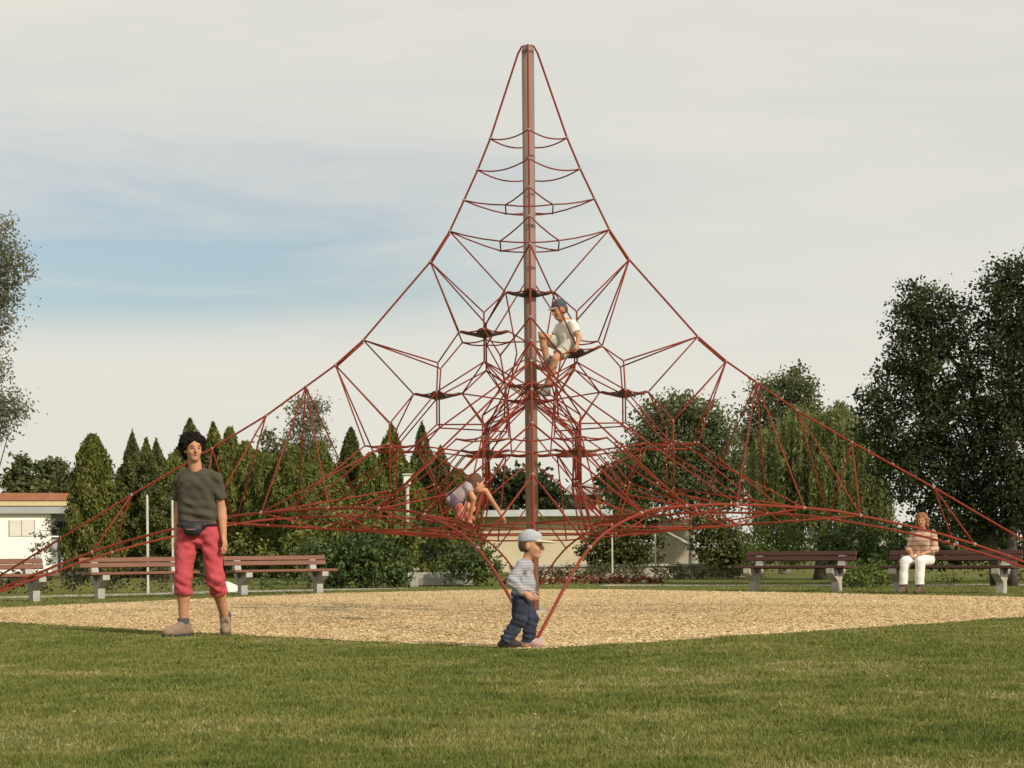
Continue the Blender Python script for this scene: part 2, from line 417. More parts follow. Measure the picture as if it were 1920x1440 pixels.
def tree(name, label, cat, base, lobes, dens, leaf, m, mb, r0, seed, group=None, clump=0.3, fill=0.5, up=0.0, droop=0.0, trunk=True, aspect=0.55):
    rng = np.random.default_rng(seed)
    base = np.array(base, float)
    root = empty(name, base); tag(root, label, cat, group)
    lb = [(l[0] - base[0], l[1] - base[1], l[2] - base[2], *l[3:]) for l in lobes]
    me = crown_mesh('crown', lb, dens, leaf, m, rng, clump, fill, up, droop, aspect)
    link(bpy.data.objects.new('crown' if trunk else 'foliage', me), root)
    if trunk: limb_tree(root, (0, 0, -0.05), lb, r0, mb, rng)
    return root

G = lambda *c: col(*c)
M_BARK = mat('bark', col(0.060, 0.048, 0.038), col(0.12, 0.10, 0.085), 14, 0.95, 0.7, 40, stretch=(1, 1, 0.25))
M_BIRCH = mat('birch_bark', col(0.50, 0.48, 0.43), col(0.16, 0.14, 0.12), 5, 0.85, 0.4, 30, stretch=(1, 1, 2.2))
M_THUJA = leaf_mat('thuja_spray', [(0, G(0.050, 0.066, 0.015)), (0.5, G(0.128, 0.142, 0.030)), (1, G(0.225, 0.21, 0.054))], 0.2)
M_THUJA_L = leaf_mat('thuja_spray_light', [(0, G(0.056, 0.080, 0.018)), (0.5, G(0.132, 0.158, 0.034)), (1, G(0.22, 0.215, 0.060))], 0.2)
M_SPRUCE = leaf_mat('spruce_spray', [(0, G(0.034, 0.048, 0.016)), (0.5, G(0.088, 0.104, 0.030)), (1, G(0.17, 0.165, 0.050))], 0.15)
M_DARK = leaf_mat('maple_leaf', [(0, G(0.020, 0.031, 0.012)), (0.5, G(0.044, 0.062, 0.023)), (0.85, G(0.080, 0.098, 0.037)), (1, G(0.15, 0.165, 0.08))], 0.4, 0.6, 0.2)
M_WILLOW = leaf_mat('willow_leaf', [(0, G(0.085, 0.115, 0.036)), (0.5, G(0.180, 0.205, 0.070)), (1, G(0.29, 0.31, 0.13))], 0.5)
M_BIRCHL = leaf_mat('birch_leaf', [(0, G(0.065, 0.085, 0.034)), (0.5, G(0.135, 0.155, 0.064)), (1, G(0.24, 0.25, 0.12))], 0.45)
M_GREY = leaf_mat('poplar_leaf', [(0, G(0.11, 0.115, 0.07)), (0.5, G(0.19, 0.19, 0.12)), (1, G(0.32, 0.31, 0.22))], 0.5)
M_JUNI = leaf_mat('juniper_spray', [(0, G(0.022, 0.042, 0.012)), (0.5, G(0.062, 0.098, 0.026)), (1, G(0.130, 0.165, 0.048))], 0.2)
M_SHRUB = leaf_mat('shrub_leaf', [(0, G(0.048, 0.085, 0.016)), (0.5, G(0.105, 0.150, 0.030)), (1, G(0.19, 0.22, 0.06))], 0.35)
M_HEDGE = leaf_mat('hedge_leaf', [(0, G(0.018, 0.020, 0.012)), (0.5, G(0.045, 0.042, 0.022)), (1, G(0.095, 0.070, 0.038))], 0.2)

# ---- thuja and spruce row on the left
def conifer_mesh(name, h, r, n, m, rng, style):
    """narrow cone of upright flat sprays on many short boughs"""
    t = rng.random(n) ** (0.78 if style == 'thuja' else 0.72)
    t = np.clip(t, 0, 1)                                       # 0 top .. 1 bottom
    prof = np.sin(np.clip(t * 2.3 + 0.07, 0, math.pi * 0.56)) ** 0.8 if style == 'thuja' else np.minimum(1, (t * 2.0) ** 0.85) * (0.9 + 0.1 * t)
    ang = rng.uniform(0, 2 * math.pi, n)
    q1, q2, q3 = rng.uniform(0, 6.28, 3)
    lump = 1 + 0.17 * np.sin(ang * 2 + t * 7 + q1) + 0.15 * np.sin(ang * 5 - t * 19 + q2) + 0.11 * np.sin(ang * 9 + t * 37 + q3)
    lump = lump * np.where(rng.random(n) < 0.05, rng.uniform(1.0, 1.25, n), 1.0)
    if style == 'spruce': lump = lump * (0.76 + 0.34 * np.abs(np.sin(t * h * 4.3 + np.sin(ang * 2) * 0.8)))
    rad = r * prof * lump * (1 - 0.42 * rng.random(n) ** 2)
    z = h * (1 - t) + rng.normal(0, 0.03, n)
    P = np.stack([np.cos(ang) * rad, np.sin(ang) * rad, z + rad * (0.10 if style == 'thuja' else -0.18)], 1)
    P = P[P[:, 2] > 0.05]
    V, Fq = leaf_quads(P, 0.165 if style == 'thuja' else 0.18, 0.55 if style == 'thuja' else 0.05, 0.40, 0, rng)
    me = mesh_np(name, V, Fq)
    cl = 0.5 + 0.5 * np.sin(P[:, 0] * 7 + 1) * np.sin(P[:, 1] * 7 + 2) * np.sin(P[:, 2] * 5)
    face_attr(me, 'var', np.clip(0.6 * cl + 0.4 * rng.random(len(P)), 0, 1)); me.materials.append(m)
    return me
CONI = {}
for k, (st, m_) in enumerate((('thuja', M_THUJA), ('thuja', M_THUJA_L), ('spruce', M_SPRUCE), ('thuja', M_THUJA), ('spruce', M_SPRUCE), ('thuja', M_THUJA_L), ('spruce', M_THUJA))):
    CONI[k] = (conifer_mesh('crown', 4.5, 0.95, 26000, m_, np.random.default_rng(20 + k), st), st)
TRUNK = MB().tube([(0, 0, -0.05), (0, 0, 1.5), (0, 0, 4.2)], [0.11, 0.08, 0.015], 6).build('trunk', M_BARK)
TRUNK_ME = TRUNK.data; bpy.data.objects.remove(TRUNK)
def conifer(px, top, half, d, kind, label, cat='conifer', group=None, name='thuja_tree', rz=0.0, i_wide=True):
    half *= (1.18 if kind in (2, 4, 6) else 1.14) if i_wide else 1.0
    p = at(px, HZ, d); h = CAM[2] + (HZ - top) / F_PX * d; r = half / F_PX * d
    root = empty(name, (p[0], p[1], 0), rz); tag(root, label, cat, group)
    sc = (r / 0.95, r / 0.95, h / 4.5)
    for nm, me in (('crown', CONI[kind][0]), ('trunk', TRUNK_ME)):
        o = link(bpy.data.objects.new(nm, me), root); o.scale = sc
    return root
grp = 'conifers in the row behind the left benches'
for i, (px, top, half, d, kd, lb, nm) in enumerate([
    (175, 810, 47, 54, 0, 'broad pointed olive thuja beside the white pavilion', 'thuja_tree'),
    (250, 806, 36, 55, 2, 'dark thuja with the tallest tip of the three-tipped clump', 'thuja_tree'),
    (276, 818, 34, 56, 6, 'dark thuja forming the middle tip of the three-tipped clump', 'thuja_tree'),
    (295, 823, 36, 54.5, 2, 'dark thuja forming the lowest tip of the three-tipped clump', 'thuja_tree'),
    (358, 783, 46, 58, 4, 'dark spruce rising directly behind the man with curly hair', 'spruce_tree'),
    (402, 790, 38, 60, 6, 'slim spruce just beyond the shoulder of the man in red trousers', 'spruce_tree'),
    (433, 799, 32, 59, 0, 'mid-height thuja under the sloping left rope of the climbing net', 'thuja_tree'),
    (462, 826, 36, 54, 1, 'lighter green thuja with a rounded tip among taller spruces', 'thuja_tree'),
    (505, 850, 42, 53, 5, 'low bright thuja in front of the grey-leaved tree', 'thuja_tree'),
    (552, 836, 42, 52, 1, 'bright olive thuja below the pale birch', 'thuja_tree'),
    (598, 828, 42, 52, 3, 'yellow-green thuja standing right of the pale birch trunk', 'thuja_tree'),
    (660, 801, 47, 50, 2, 'dark pointed spruce with a wide skirt behind the net', 'spruce_tree'),
    (697, 850, 42, 49, 5, 'short bright thuja between two dark spruces', 'thuja_tree'),
    (736, 796, 42, 51, 6, 'thuja with a slender tip behind the hanging net corner', 'thuja_tree'),
    (793, 796, 36, 54, 2, 'dark slender spruce by the white park lamp', 'spruce_tree'),
    (828, 838, 38, 53, 4, 'short dark spruce at the end of the conifer row', 'spruce_tree'),
    (328, 848, 34, 56, 5, 'light thuja squeezed between the three-tipped clump and the man', 'thuja_tree'),
    (482, 842, 34, 57, 3, 'olive thuja tucked behind the rounded light thuja', 'thuja_tree'),
    (575, 868, 38, 50, 5, 'rounded light thuja low in front of the pale birch', 'thuja_tree'),
    (860, 880, 36, 52, 3, 'low thuja closing the row next to the cream building', 'thuja_tree'),
    (765, 880, 45, 47, 3, 'low olive thuja behind the climbing child', 'thuja_tree'),
    (630, 890, 48, 46, 5, 'low light thuja in front of the wide-skirted spruce', 'thuja_tree')]):
    conifer(px, top, half, d, kd, lb, 'spruce' if nm[0] == 's' else 'thuja', grp, nm, rz=i * 1.3, i_wide=i > 0)

# pale birch behind the thujas
tree('birch_tree', 'thin grey-green birch rising above the thuja row', 'tree', (at(575, HZ, 72)[0], 72 + CAM[1], 0),
     px_lobes([(570, 775, 26, 34), (592, 775, 18, 34), (578, 820, 36, 40), (560, 850, 24, 30), (600, 850, 22, 34), (580, 890, 36, 50)], 72), 170, 0.14, M_GREY, M_BIRCH, 0.14, 31, clump=0.34, fill=0.2, droop=0.3)
tree('tree', 'greyish round-topped tree between the spruces and the birch', 'tree', (at(515, HZ, 66)[0], 66 + CAM[1], 0),
     px_lobes([(515, 835, 24, 28), (500, 865, 22, 26), (530, 865, 20, 26), (515, 900, 34, 40)], 66), 190, 0.15, M_BIRCHL, M_BARK, 0.13, 32, clump=0.3)
# sparse poplar at the left edge
tree('poplar_tree', 'tall sparse grey-leaved tree leaning in beside the white pavilion', 'tree', (at(-40, HZ, 45)[0], 45 + CAM[1], 0),
     px_lobes([(0, 450, 32, 46), (20, 500, 32, 42), (-14, 540, 42, 58), (0, 595, 26, 38), (-34, 650, 38, 50), (-2, 690, 16, 24), (12, 758, 28, 32), (26, 775, 22, 18), (-16, 790, 36, 48), (-60, 560, 60, 120), (-50, 760, 50, 80)], 45), 340, 0.09, M_GREY, M_BARK, 0.07, 33, clump=0.34, fill=0.15)
# far trees behind the pavilion
tree('cedar_tree', 'dark flat-branched cedar behind the pavilion roof', 'tree', (at(40, HZ, 105)[0], 105 + CAM[1], 0),
     px_lobes([(40, 865, 15, 10), (45, 882, 22, 9), (25, 898, 20, 8), (50, 905, 32, 12), (20, 912, 18, 8), (40, 930, 30, 25)], 105), 100, 0.34, M_SPRUCE, M_BARK, 0.25, 34, clump=0.4, up=0.0)
tree('tree', 'hazy grey-green tree behind the pavilion beside the cedar', 'tree', (at(98, HZ, 108)[0], 108 + CAM[1], 0),
     px_lobes([(85, 885, 18, 20), (105, 885, 20, 22), (122, 905, 16, 18), (92, 915, 34, 24), (98, 950, 34, 30)], 108), 100, 0.34, M_BIRCHL, M_BARK, 0.2, 35, clump=0.45)

# ---- middle distance behind the pole
for i, (px, lobes, lb) in enumerate([
    (925, [(905, 925, 30, 26), (940, 915, 30, 28), (925, 950, 48, 26)], 'dark rounded tree behind the low cream building, left of the pole'),
    (1010, [(985, 905, 26, 24), (1020, 915, 30, 26), (1005, 945, 48, 24), (1040, 945, 20, 22)], 'dark tree behind the low cream building, right of the pole'),
    (1160, [(1150, 905, 26, 40), (1180, 900, 30, 50), (1165, 970, 40, 45)], 'dark tree beside the grey slab-roofed building')]):
    d = 76
    tree('tree', lb, 'tree', (at(px, HZ, d)[0], d + CAM[1], 0), px_lobes(lobes, d), 150, 0.26, M_DARK, M_BARK, 0.16, 40 + i, group='dark trees beyond the low buildings', clump=0.34)

# ---- right side trees
tree('birch_tree', 'white-trunked birch with rounded crown behind the right half of the net', 'tree', (at(1300, HZ, 48)[0], 48 + CAM[1], 0),
     px_lobes([(1268, 765, 46, 32), (1225, 800, 42, 40), (1320, 790, 44, 38), (1270, 830, 80, 50), (1200, 870, 42, 50), (1350, 850, 44, 50),
               (1240, 905, 70, 55), (1320, 905, 70, 50), (1180, 930, 36, 40), (1360, 910, 40, 50)], 48), 420, 0.115, M_BIRCHL, M_BIRCH, 0.13, 50, clump=0.30, fill=0.35, droop=0.25)
tree('birch_tree', 'tall birch with a twin-knobbed top behind the willow', 'tree', (at(1470, HZ, 50)[0], 50 + CAM[1], 0),
     px_lobes([(1490, 720, 34, 30), (1510, 745, 26, 32), (1435, 740, 30, 30), (1455, 780, 50, 40), (1420, 810, 40, 46), (1510, 800, 44, 40), (1410, 870, 34, 50), (1470, 860, 60, 60), (1475, 930, 60, 60)], 50), 400, 0.115, M_BIRCHL, M_BIRCH, 0.14, 51, clump=0.30, fill=0.4, droop=0.2)
tree('birch_tree', 'pale slender tree peeping up between the willow and the maple', 'tree', (at(1575, HZ, 58)[0], 58 + CAM[1], 0),
     px_lobes([(1575, 780, 22, 24), (1590, 800, 26, 30), (1560, 815, 26, 30), (1580, 860, 40, 50)], 58), 250, 0.14, M_BIRCHL, M_BIRCH, 0.11, 52, clump=0.3, fill=0.3)

def willow(base, lobes, n, seed):
    rng = np.random.default_rng(seed); base = np.array(base)
    root = empty('willow_tree', base); tag(root, 'weeping willow with long hanging light green strands', 'tree')
    lb = [(l[0] - base[0], l[1] - base[1], l[2] - base[2], *l[3:]) for l in lobes]
    P = []; vv = []
    for (cx, cy, cz, rx, ry, rz) in lb:
        k = int(n * rx * rz)
        u = rng.normal(0, 1, (k, 3)); u /= np.linalg.norm(u, axis=1)[:, None]; u[:, 2] = np.abs(u[:, 2]) * 1.0 - 0.1
        s = np.array([cx, cy, cz]) + u * np.array([rx, ry, rz]) * rng.uniform(0.75, 1.05, (k, 1))
        ln = rng.uniform(0.5, 1.0, k) * np.minimum(2.6, s[:, 2] - 0.25)
        for q in range(k):
            m = int(ln[q] / 0.055) + 3; t = np.linspace(0, 1, m)
            pz = s[q, 2] - ln[q] * t; ox = rng.normal(0, 0.10, 2)
            P.append(np.stack([s[q, 0] + ox[0] * t + rng.normal(0, 0.02, m), s[q, 1] + ox[1] * t + rng.normal(0, 0.02, m), pz], 1))
            vv.append(np.full(m, rng.random()))
    P = np.concatenate(P); vv = np.concatenate(vv)
    V, Fq = leaf_quads(P, 0.12, 0, 0.34, 0.6, rng)
    me = mesh_np('crown', V, Fq); face_attr(me, 'var', np.clip(vv * 0.7 + 0.3 * rng.random(len(P)), 0, 1)); me.materials.append(M_WILLOW)
    link(bpy.data.objects.new('crown', me), root)
    limb_tree(root, (0, 0, -0.05), lb, 0.17, M_BARK, rng)
willow((at(1540, HZ, 41)[0], 41 + CAM[1], 0), px_lobes([(1510, 800, 60, 46), (1570, 800, 60, 44), (1620, 850, 46, 60), (1455, 850, 50, 70), (1540, 880, 80, 70), (1640, 930, 36, 60)], 41), 340, 60)

# two dark maples at the right edge
tree('maple_tree', 'tall dark maple whose crown spreads behind the woman on the bench', 'tree', (at(1868, HZ, 33.4)[0], 33.4 + CAM[1], 0),
     px_lobes([(1715, 560, 30, 28, .3), (1745, 580, 44, 44), (1700, 610, 34, 40), (1790, 610, 46, 54), (1720, 660, 60, 50), (1690, 720, 56, 50), (1640, 755, 30, 32), (1770, 700, 80, 70),
               (1640, 810, 36, 40), (1710, 800, 80, 70), (1800, 800, 80, 70), (1740, 890, 80, 60), (1830, 890, 70, 70), (1790, 960, 80, 50), (1690, 870, 60, 50), (1850, 960, 50, 60)], 33.4), 520, 0.085, M_DARK, M_BARK, 0.10, 70, group='dark maples at the end of the benches', clump=0.20, fill=0.35)
tree('maple_tree', 'taller dark maple standing just past the end of the last bench', 'tree', (at(1896, HZ, 33.0)[0], 33.0 + CAM[1], 0),
     px_lobes([(1893, 516, 32, 36), (1862, 550, 34, 38), (1925, 520, 36, 44), (1905, 590, 50, 50), (1870, 640, 40, 50), (1920, 680, 60, 70), (1880, 740, 60, 60), (1940, 600, 40, 60), (1900, 830, 70, 70), (1950, 760, 60, 80), (1930, 930, 60, 70), (1890, 920, 50, 60)], 33.0), 520, 0.085, M_DARK, M_BARK, 0.105, 71, group='dark maples at the end of the benches', clump=0.20, fill=0.35)

# ---- shrubs
def shrub(label, lobes, d, dens, leaf, m, seed, name='shrub', clump=0.16, up=0.2, fill=0.4, group=None, cat='shrub', droop=0):
    lb = px_lobes(lobes, d); bx = np.mean([l[0] for l in lb])
    return tree(name, label, cat, (bx, d + CAM[1], 0), lb, dens, leaf, m, M_BARK, 0.02, seed, group, clump=clump, up=up, fill=fill, trunk=False, droop=droop)
shrub('large spreading juniper beside the bench left of the child', [(650, 1060, 60, 42), (710, 1060, 60, 40), (610, 1070, 36, 30), (745, 1070, 30, 28), (600, 1040, 40, 30), (680, 1030, 50, 36)], 36.2, 560, 0.09, M_JUNI, 80, 'juniper', up=0.05, cat='shrub')
shrub('tall loose green shrub behind the spreading juniper', [(600, 1000, 44, 50), (660, 1000, 50, 40), (720, 1000, 44, 46), (760, 1010, 30, 50)], 39.5, 420, 0.10, M_THUJA_L, 81, up=0.3)
shrub('dark round shrub between the juniper and the rope corner', [(800, 1030, 36, 50), (815, 1010, 30, 40)], 41, 210, 0.10, M_DARK, 82)
shrub('leafy dark green shrub behind the left rope of the V', [(880, 1060, 40, 38), (915, 1068, 28, 30), (850, 1055, 24, 34), (890, 1030, 30, 28)], 37, 330, 0.09, M_JUNI, 83)
shrub('dark evergreen thicket beside the beige wall panel', [(1165, 1010, 50, 50), (1205, 1020, 34, 44), (1125, 1025, 36, 42), (1190, 975, 50, 30)], 46, 620, 0.10, M_SPRUCE, 84)
shrub('dark evergreen bush to the right of the birch trunk', [(1345, 1020, 42, 44), (1380, 1030, 36, 36), (1330, 985, 36, 30)], 45.5, 620, 0.10, M_SPRUCE, 85)
shrub('light green leafy bush rising behind the empty right bench', [(1455, 1000, 34, 36), (1430, 1030, 34, 36), (1485, 1030, 36, 36), (1450, 960, 16, 22)], 35.2, 420, 0.085, M_SHRUB, 86)
shrub('bright green bush between the two right benches', [(1620, 1075, 44, 30), (1590, 1080, 28, 28), (1655, 1078, 30, 28)], 33.2, 420, 0.075, M_SHRUB, 87)
shrub('dark leafy shrub above the bright bush between the benches', [(1600, 1015, 54, 44), (1655, 1025, 44, 44), (1560, 1035, 34, 36)], 36.5, 480, 0.09, M_JUNI, 88)
shrub('dark shrub behind the seated woman', [(1720, 1020, 46, 44), (1790, 1020, 56, 44), (1850, 1020, 50, 46), (1915, 1020, 40, 50)], 36.8, 480, 0.10, M_DARK, 89)
shrub('low clipped bush on the lawn behind the right-hand bench', [(1765, 1088, 36, 10), (1800, 1090, 30, 9)], 35.5, 420, 0.06, M_SHRUB, 90)
shrub('low clipped bush under the maples', [(1880, 1086, 40, 12), (1925, 1086, 30, 12)], 36.5, 420, 0.06, M_SHRUB, 91)
shrub('low dark brownish hedge behind the two leftmost benches', [(60, 1085, 44, 22), (120, 1082, 44, 24), (180, 1084, 44, 24), (240, 1086, 44, 22), (300, 1086, 44, 20), (360, 1086, 44, 20), (0, 1085, 44, 22)], 33.6, 260, 0.075, M_HEDGE, 92, 'hedge', cat='hedge')
shrub('low dark clump under the bench in front of the juniper', [(480, 1092, 30, 14), (530, 1092, 34, 14), (575, 1090, 30, 16)], 35.0, 300, 0.07, M_JUNI, 93)
shrub('pale twiggy shrub against the white pavilion wall', [(82, 1010, 14, 34), (95, 985, 9, 20), (70, 1035, 12, 18), (100, 1040, 12, 14)], 60, 26, 0.11, M_GREY, 94, clump=0.18, fill=0.1)
shrub('small dark bush on the slope past the man and the benches', [(450, 1030, 30, 20), (500, 1035, 34, 18)], 43, 200, 0.09, M_THUJA_L, 95)
shrub('long olive hedge along the low coping wall', [(985 + 46 * i, 1075, 30, 13) for i in range(10)], 43, 520, 0.075, leaf_mat('olive_hedge_leaf', [(0, G(.05, .055, .02)), (.5, G(.105, .10, .04)), (1, G(.18, .15, .07))], .25), 96, 'hedge', cat='hedge')
m_red = leaf_mat('red_bedding', [(0, G(0.06, 0.05, 0.02)), (0.35, G(0.16, 0.055, 0.032)), (0.85, G(0.30, 0.085, 0.055)), (0.93, G(0.65, 0.6, 0.55)), (1, G(0.75, 0.72, 0.66))], 0.25)
shrub('bed of low red and white flowers behind the woodchips', [(960 + 30 * i, 1090, 20, 9) for i in range(10)], 38.5, 900, 0.075, m_red, 97, 'flower_bed', clump=0.08, cat='flowers', up=0.3)
# ================================================================== BUILDINGS AND WALLS
M_WHITE = mat('white_render', col(0.88, 0.86, 0.80), col(0.82, 0.80, 0.73), 1.2, 0.9, 0.15, 30)
M_CREAM = mat('cream_render', col(0.62, 0.54, 0.38), col(0.54, 0.47, 0.33), 1.0, 0.9, 0.15, 25)
M_GREYP = mat('grey_panel', col(0.36, 0.37, 0.37), col(0.30, 0.31, 0.31), 2, 0.85)
M_FASCIA = mat('orange_fascia', col(0.36, 0.15, 0.085), col(0.28, 0.12, 0.07), 3, 0.8)
M_BEIGE = mat('beige_trim', col(0.62, 0.50, 0.28), col(0.52, 0.42, 0.24), 3, 0.8)
M_GLASS = mat('dark_glass', col(0.020, 0.024, 0.028), col(0.035, 0.04, 0.045), 1, 0.45, spec=0.15)
M_SHUT = mat('shutter', col(0.66, 0.63, 0.57), col(0.60, 0.57, 0.51), 2, 0.85)
M_DOOR = mat('grey_door', col(0.33, 0.34, 0.35), col(0.28, 0.29, 0.30), 2, 0.7)
M_CONC = mat('concrete', col(0.44, 0.42, 0.38), col(0.33, 0.32, 0.30), 9, 0.92, 0.35, 60)
M_CONCW = mat('weathered_wall', col(0.50, 0.45, 0.35), col(0.36, 0.32, 0.25), 1.3, 0.92, 0.3, 18, stretch=(1, 1, 0.3))

# white flat-roofed pavilion, left
d = 70; s = d / F_PX
x1 = at(142, HZ, d)[0]; xr = at(96, HZ, d)[0]; x0 = x1 - 12.0
zr = CAM[2] + (HZ - 917) * s; zb = CAM[2] + (HZ - 941) * s; zs = CAM[2] + (HZ - 955) * s; yb = d + CAM[1]
B = empty('pavilion', ((x0 + x1) / 2, yb + 3, 0), 0.0); tag(B, 'white flat-roofed pavilion with orange fascia behind the left bench', 'building')
bx_ = lambda a, b_, y0, y1, z0, z1: MB().box(((a + b_) / 2 - (x0 + x1) / 2, (y0 + y1) / 2 - 3, (z0 + z1) / 2), (b_ - a, y1 - y0, z1 - z0))
wall = bx_(x0, xr, 0, 6, 0, zs).build('wall', M_WHITE, B)
bx_(xr, x1 + 0.3, 0.9, 6, 0, zs).build('wall', M_GREYP, B)
bx_(x0 - .3, x1 + 0.3, -0.22, 6.3, zs, zb).build('soffit', M_GREYP, B)
bx_(x0 - .35, x1 + 0.35, -0.27, 6.35, zb + .003, zb + 10 * s).build('trim_band', M_BEIGE, B)
bx_(x0 - .40, x1 + 0.40, -0.32, 6.4, zb + 10 * s + .003, zr).build('roof', M_FASCIA, B)
sh = bx_(at(20, 0, d)[0], at(67, 0, d)[0], -0.03, 0.05, CAM[2] + (HZ - 997) * s, CAM[2] + (HZ - 967) * s).build('window_shutter', M_SHUT, B)
for px in (20, 42, 66):
    bx_(at(px, 0, d)[0], at(px + 1.2, 0, d)[0], -0.05, -0.02, CAM[2] + (HZ - 997) * s, CAM[2] + (HZ - 967) * s).build('frame', M_GREYP, sh)
for (a, b_) in ((97, 114), (117, 138)):
    wn = bx_(at(a, 0, d)[0], at(b_, 0, d)[0], 0.84, 0.95, CAM[2] + (HZ - 996) * s, CAM[2] + (HZ - 970) * s).build('window', M_GLASS, B)
    bx_(at(a, 0, d)[0], at(b_, 0, d)[0], 0.78, 0.84, CAM[2] + (HZ - 999) * s, CAM[2] + (HZ - 996.4) * s).build('sill', M_WHITE, wn)
bx_(at(114.2, 0, d)[0], at(116.8, 0, d)[0], 0.80, 0.95, 0, CAM[2] + (HZ - 970) * s).build('door_post', M_GLASS, B)
bx_(at(118, 0, d)[0], at(137, 0, d)[0], 0.82, 0.93, 0.02, CAM[2] + (HZ - 999.5) * s).build('door', M_DOOR, B)

piv = Vector((xr, yb, 0)); B.matrix_world = Matrix.Translation(piv) @ Matrix.Rotation(math.radians(20), 4, 'Z') @ Matrix.Translation(-piv) @ Matrix.Translation(((x0 + x1) / 2, yb + 3, 0))

# low cream building in the middle
d = 60; s = d / F_PX; xa = at(862, 0, d)[0]; xb = at(1128, 0, d)[0]; yb = d + CAM[1]
B = empty('low_building', ((xa + xb) / 2, yb, 0)); tag(B, 'low cream building with pale grey flat roof edge behind the pole', 'building')
zt = CAM[2] + (HZ - 969) * s; zr = CAM[2] + (HZ - 957) * s; w_ = xb - xa
MB().box((0, 2.5, zt / 2), (w_, 5, zt)).build('wall', M_CREAM, B)
MB().box((0, 2.4, (zt + zr) / 2 + .002), (w_ + .7, 5.8, zr - zt)).build('roof', mat('pale_roof_edge', col(.52, .55, .56), col(.44, .47, .48), 3, .7), B)

# grey building with slab roof further back
d = 84; s = d / F_PX; xa = at(1062, 0, d)[0]; xb = at(1134, 0, d)[0]; yb = d + CAM[1]
B = empty('slab_roof_building', ((xa + xb) / 2, yb, 0)); tag(B, 'grey building with broad projecting slab roof seen through the net', 'building')
w_ = xb - xa; zt = CAM[2] + (HZ - 930) * s; zu = CAM[2] + (HZ - 926) * s; zg = CAM[2] + (HZ - 908) * s
MB().box((0, 3, zt / 2), (w_ * 0.92, 6, zt)).build('wall', mat('wall_grey', col(.30, .30, .29), col(.25, .25, .24), 2, .9), B)  # plain two-tone grey wall
MB().box((w_ * 0.36, -0.05, zt * 0.5), (w_ * 0.16, 0.2, zt)).build('pillar', M_CREAM, B)
MB().box((0, 2.6, (zt + zu) / 2 + .003), (w_ * 1.12, 7.6, zu - zt)).build('roof_slab', mat('slab', col(.30, .31, .32), col(.25, .26, .27), 2, .8), B)
MB().prism([(-w_ * .5, zu + .006), (w_ * .5, zu + .006), (w_ * .46, zg), (-w_ * .38, zg)], 0.3, 6).build('roof', mat('grey_felt', col(.42, .41, .38), col(.36, .35, .32), 2, .9), B)
for k in (-.25, 0.05):
    MB().box((w_ * k, -0.02, zt - 1.0), (1.1 * .5, 0.06, 0.9)).build('window', M_GLASS, B)

# beige wall panel by the birch
d = 50; s = d / F_PX; xa = at(1228, 0, d)[0]; xb = at(1292, 0, d)[0]
B = MB().box((0, 0, (CAM[2] + (HZ - 975) * s) / 2), (xb - xa, 0.3, CAM[2] + (HZ - 975) * s)).build('wall_panel', M_CONCW)
B.location = ((xa + xb) / 2, d + CAM[1], 0); tag(B, 'weathered beige wall panel standing beside the white birch trunk', 'wall')
# low coping wall behind the hedge
d = 46; xa = at(955, 0, d)[0]; xb = at(1410, 0, d)[0]; zc = CAM[2] + (HZ - 1060) * d / F_PX
B = empty('low_wall', ((xa + xb) / 2, d + CAM[1], 0)); tag(B, 'low wall with pale stone coping behind the olive hedge', 'wall')
MB().box((0, 0, (zc - .06) / 2), (xb - xa, .3, zc - .06)).build('wall', M_CONCW, B)
ncp = 12
for k in range(ncp):
    L_ = (xb - xa) / ncp
    MB().box((-(xb - xa) / 2 + L_ * (k + .5), 0, zc - .027), (L_ - .012, .40, .06)).build('coping_stone', M_CONC, B, bevel=.008)
# grey planter box in the middle and small blocks
d = 38; p = at(830, 0, d)
B = MB().box((0, 0, .14), (1.25, .5, .28)).build('planter', M_CONC, bevel=.02); B.location = (p[0], p[1], 0); tag(B, 'low grey concrete planter box behind the woodchips', 'planter')
p = at(776, 0, 36.8)
B = MB().box((0, 0, .17), (.16, .16, .34)).box((0, 0, .36), (.22, .22, .05)).build('bollard', M_CONC, bevel=.01); B.location = (p[0], p[1], 0); tag(B, 'short pale stone bollard at the edge of the juniper', 'bollard')
p = at(440, 0, 34.2)
Rz = Matrix.Rotation(0.35, 3, 'Y'); R3 = np.array(Rz)
B = MB().box((0, 0, .025), (.30, .3, .05)).prism([(-.15, .05), (.15, .05), (-.15, .19)], -.15, .15).build('kerb_stone', M_WHITE); B.location = (p[0], p[1], 0); tag(B, 'white sloping kerb stone beside the leg of the standing man', 'kerb')

# posts and lamps
M_POST = mat('white_post_paint', col(.56, .54, .49), col(.46, .44, .40), 6, .7)
def post(px, top, d, label, r=.022, group=None):
    h = CAM[2] + (HZ - top) * d / F_PX; p = at(px, 0, d)
    root = empty('post', (p[0], p[1], 0)); tag(root, label, 'post', group)
    MB().tube([(0, 0, -.05), (0, 0, h)], r, 10).build('shaft', M_POST, root, smooth=False)
    MB().tube([(0, 0, h), (0, 0, h + .03)], [r * 1.15, r * .5], 10).build('cap', M_POST, root)
post(277, 925, 33.0, 'slim white post behind the bench next to the pavilion side')
post(324, 935, 34.0, 'slim white post half hidden by the standing man')
post(1148, 985, 41, 'slim pale post in front of the dark thicket', .02)
post(1229, 1000, 44, 'short pale post beside the beige wall panel', .02)
d = 46; p = at(765, 0, d); h = CAM[2] + (HZ - 889) * d / F_PX
B = empty('park_lamp', (p[0], p[1], 0)); tag(B, 'white park lamp with a square head among the conifers', 'lamp')
MB().tube([(0, 0, -.05), (0, 0, h - .25)], .045, 8).build('shaft', M_POST, B)
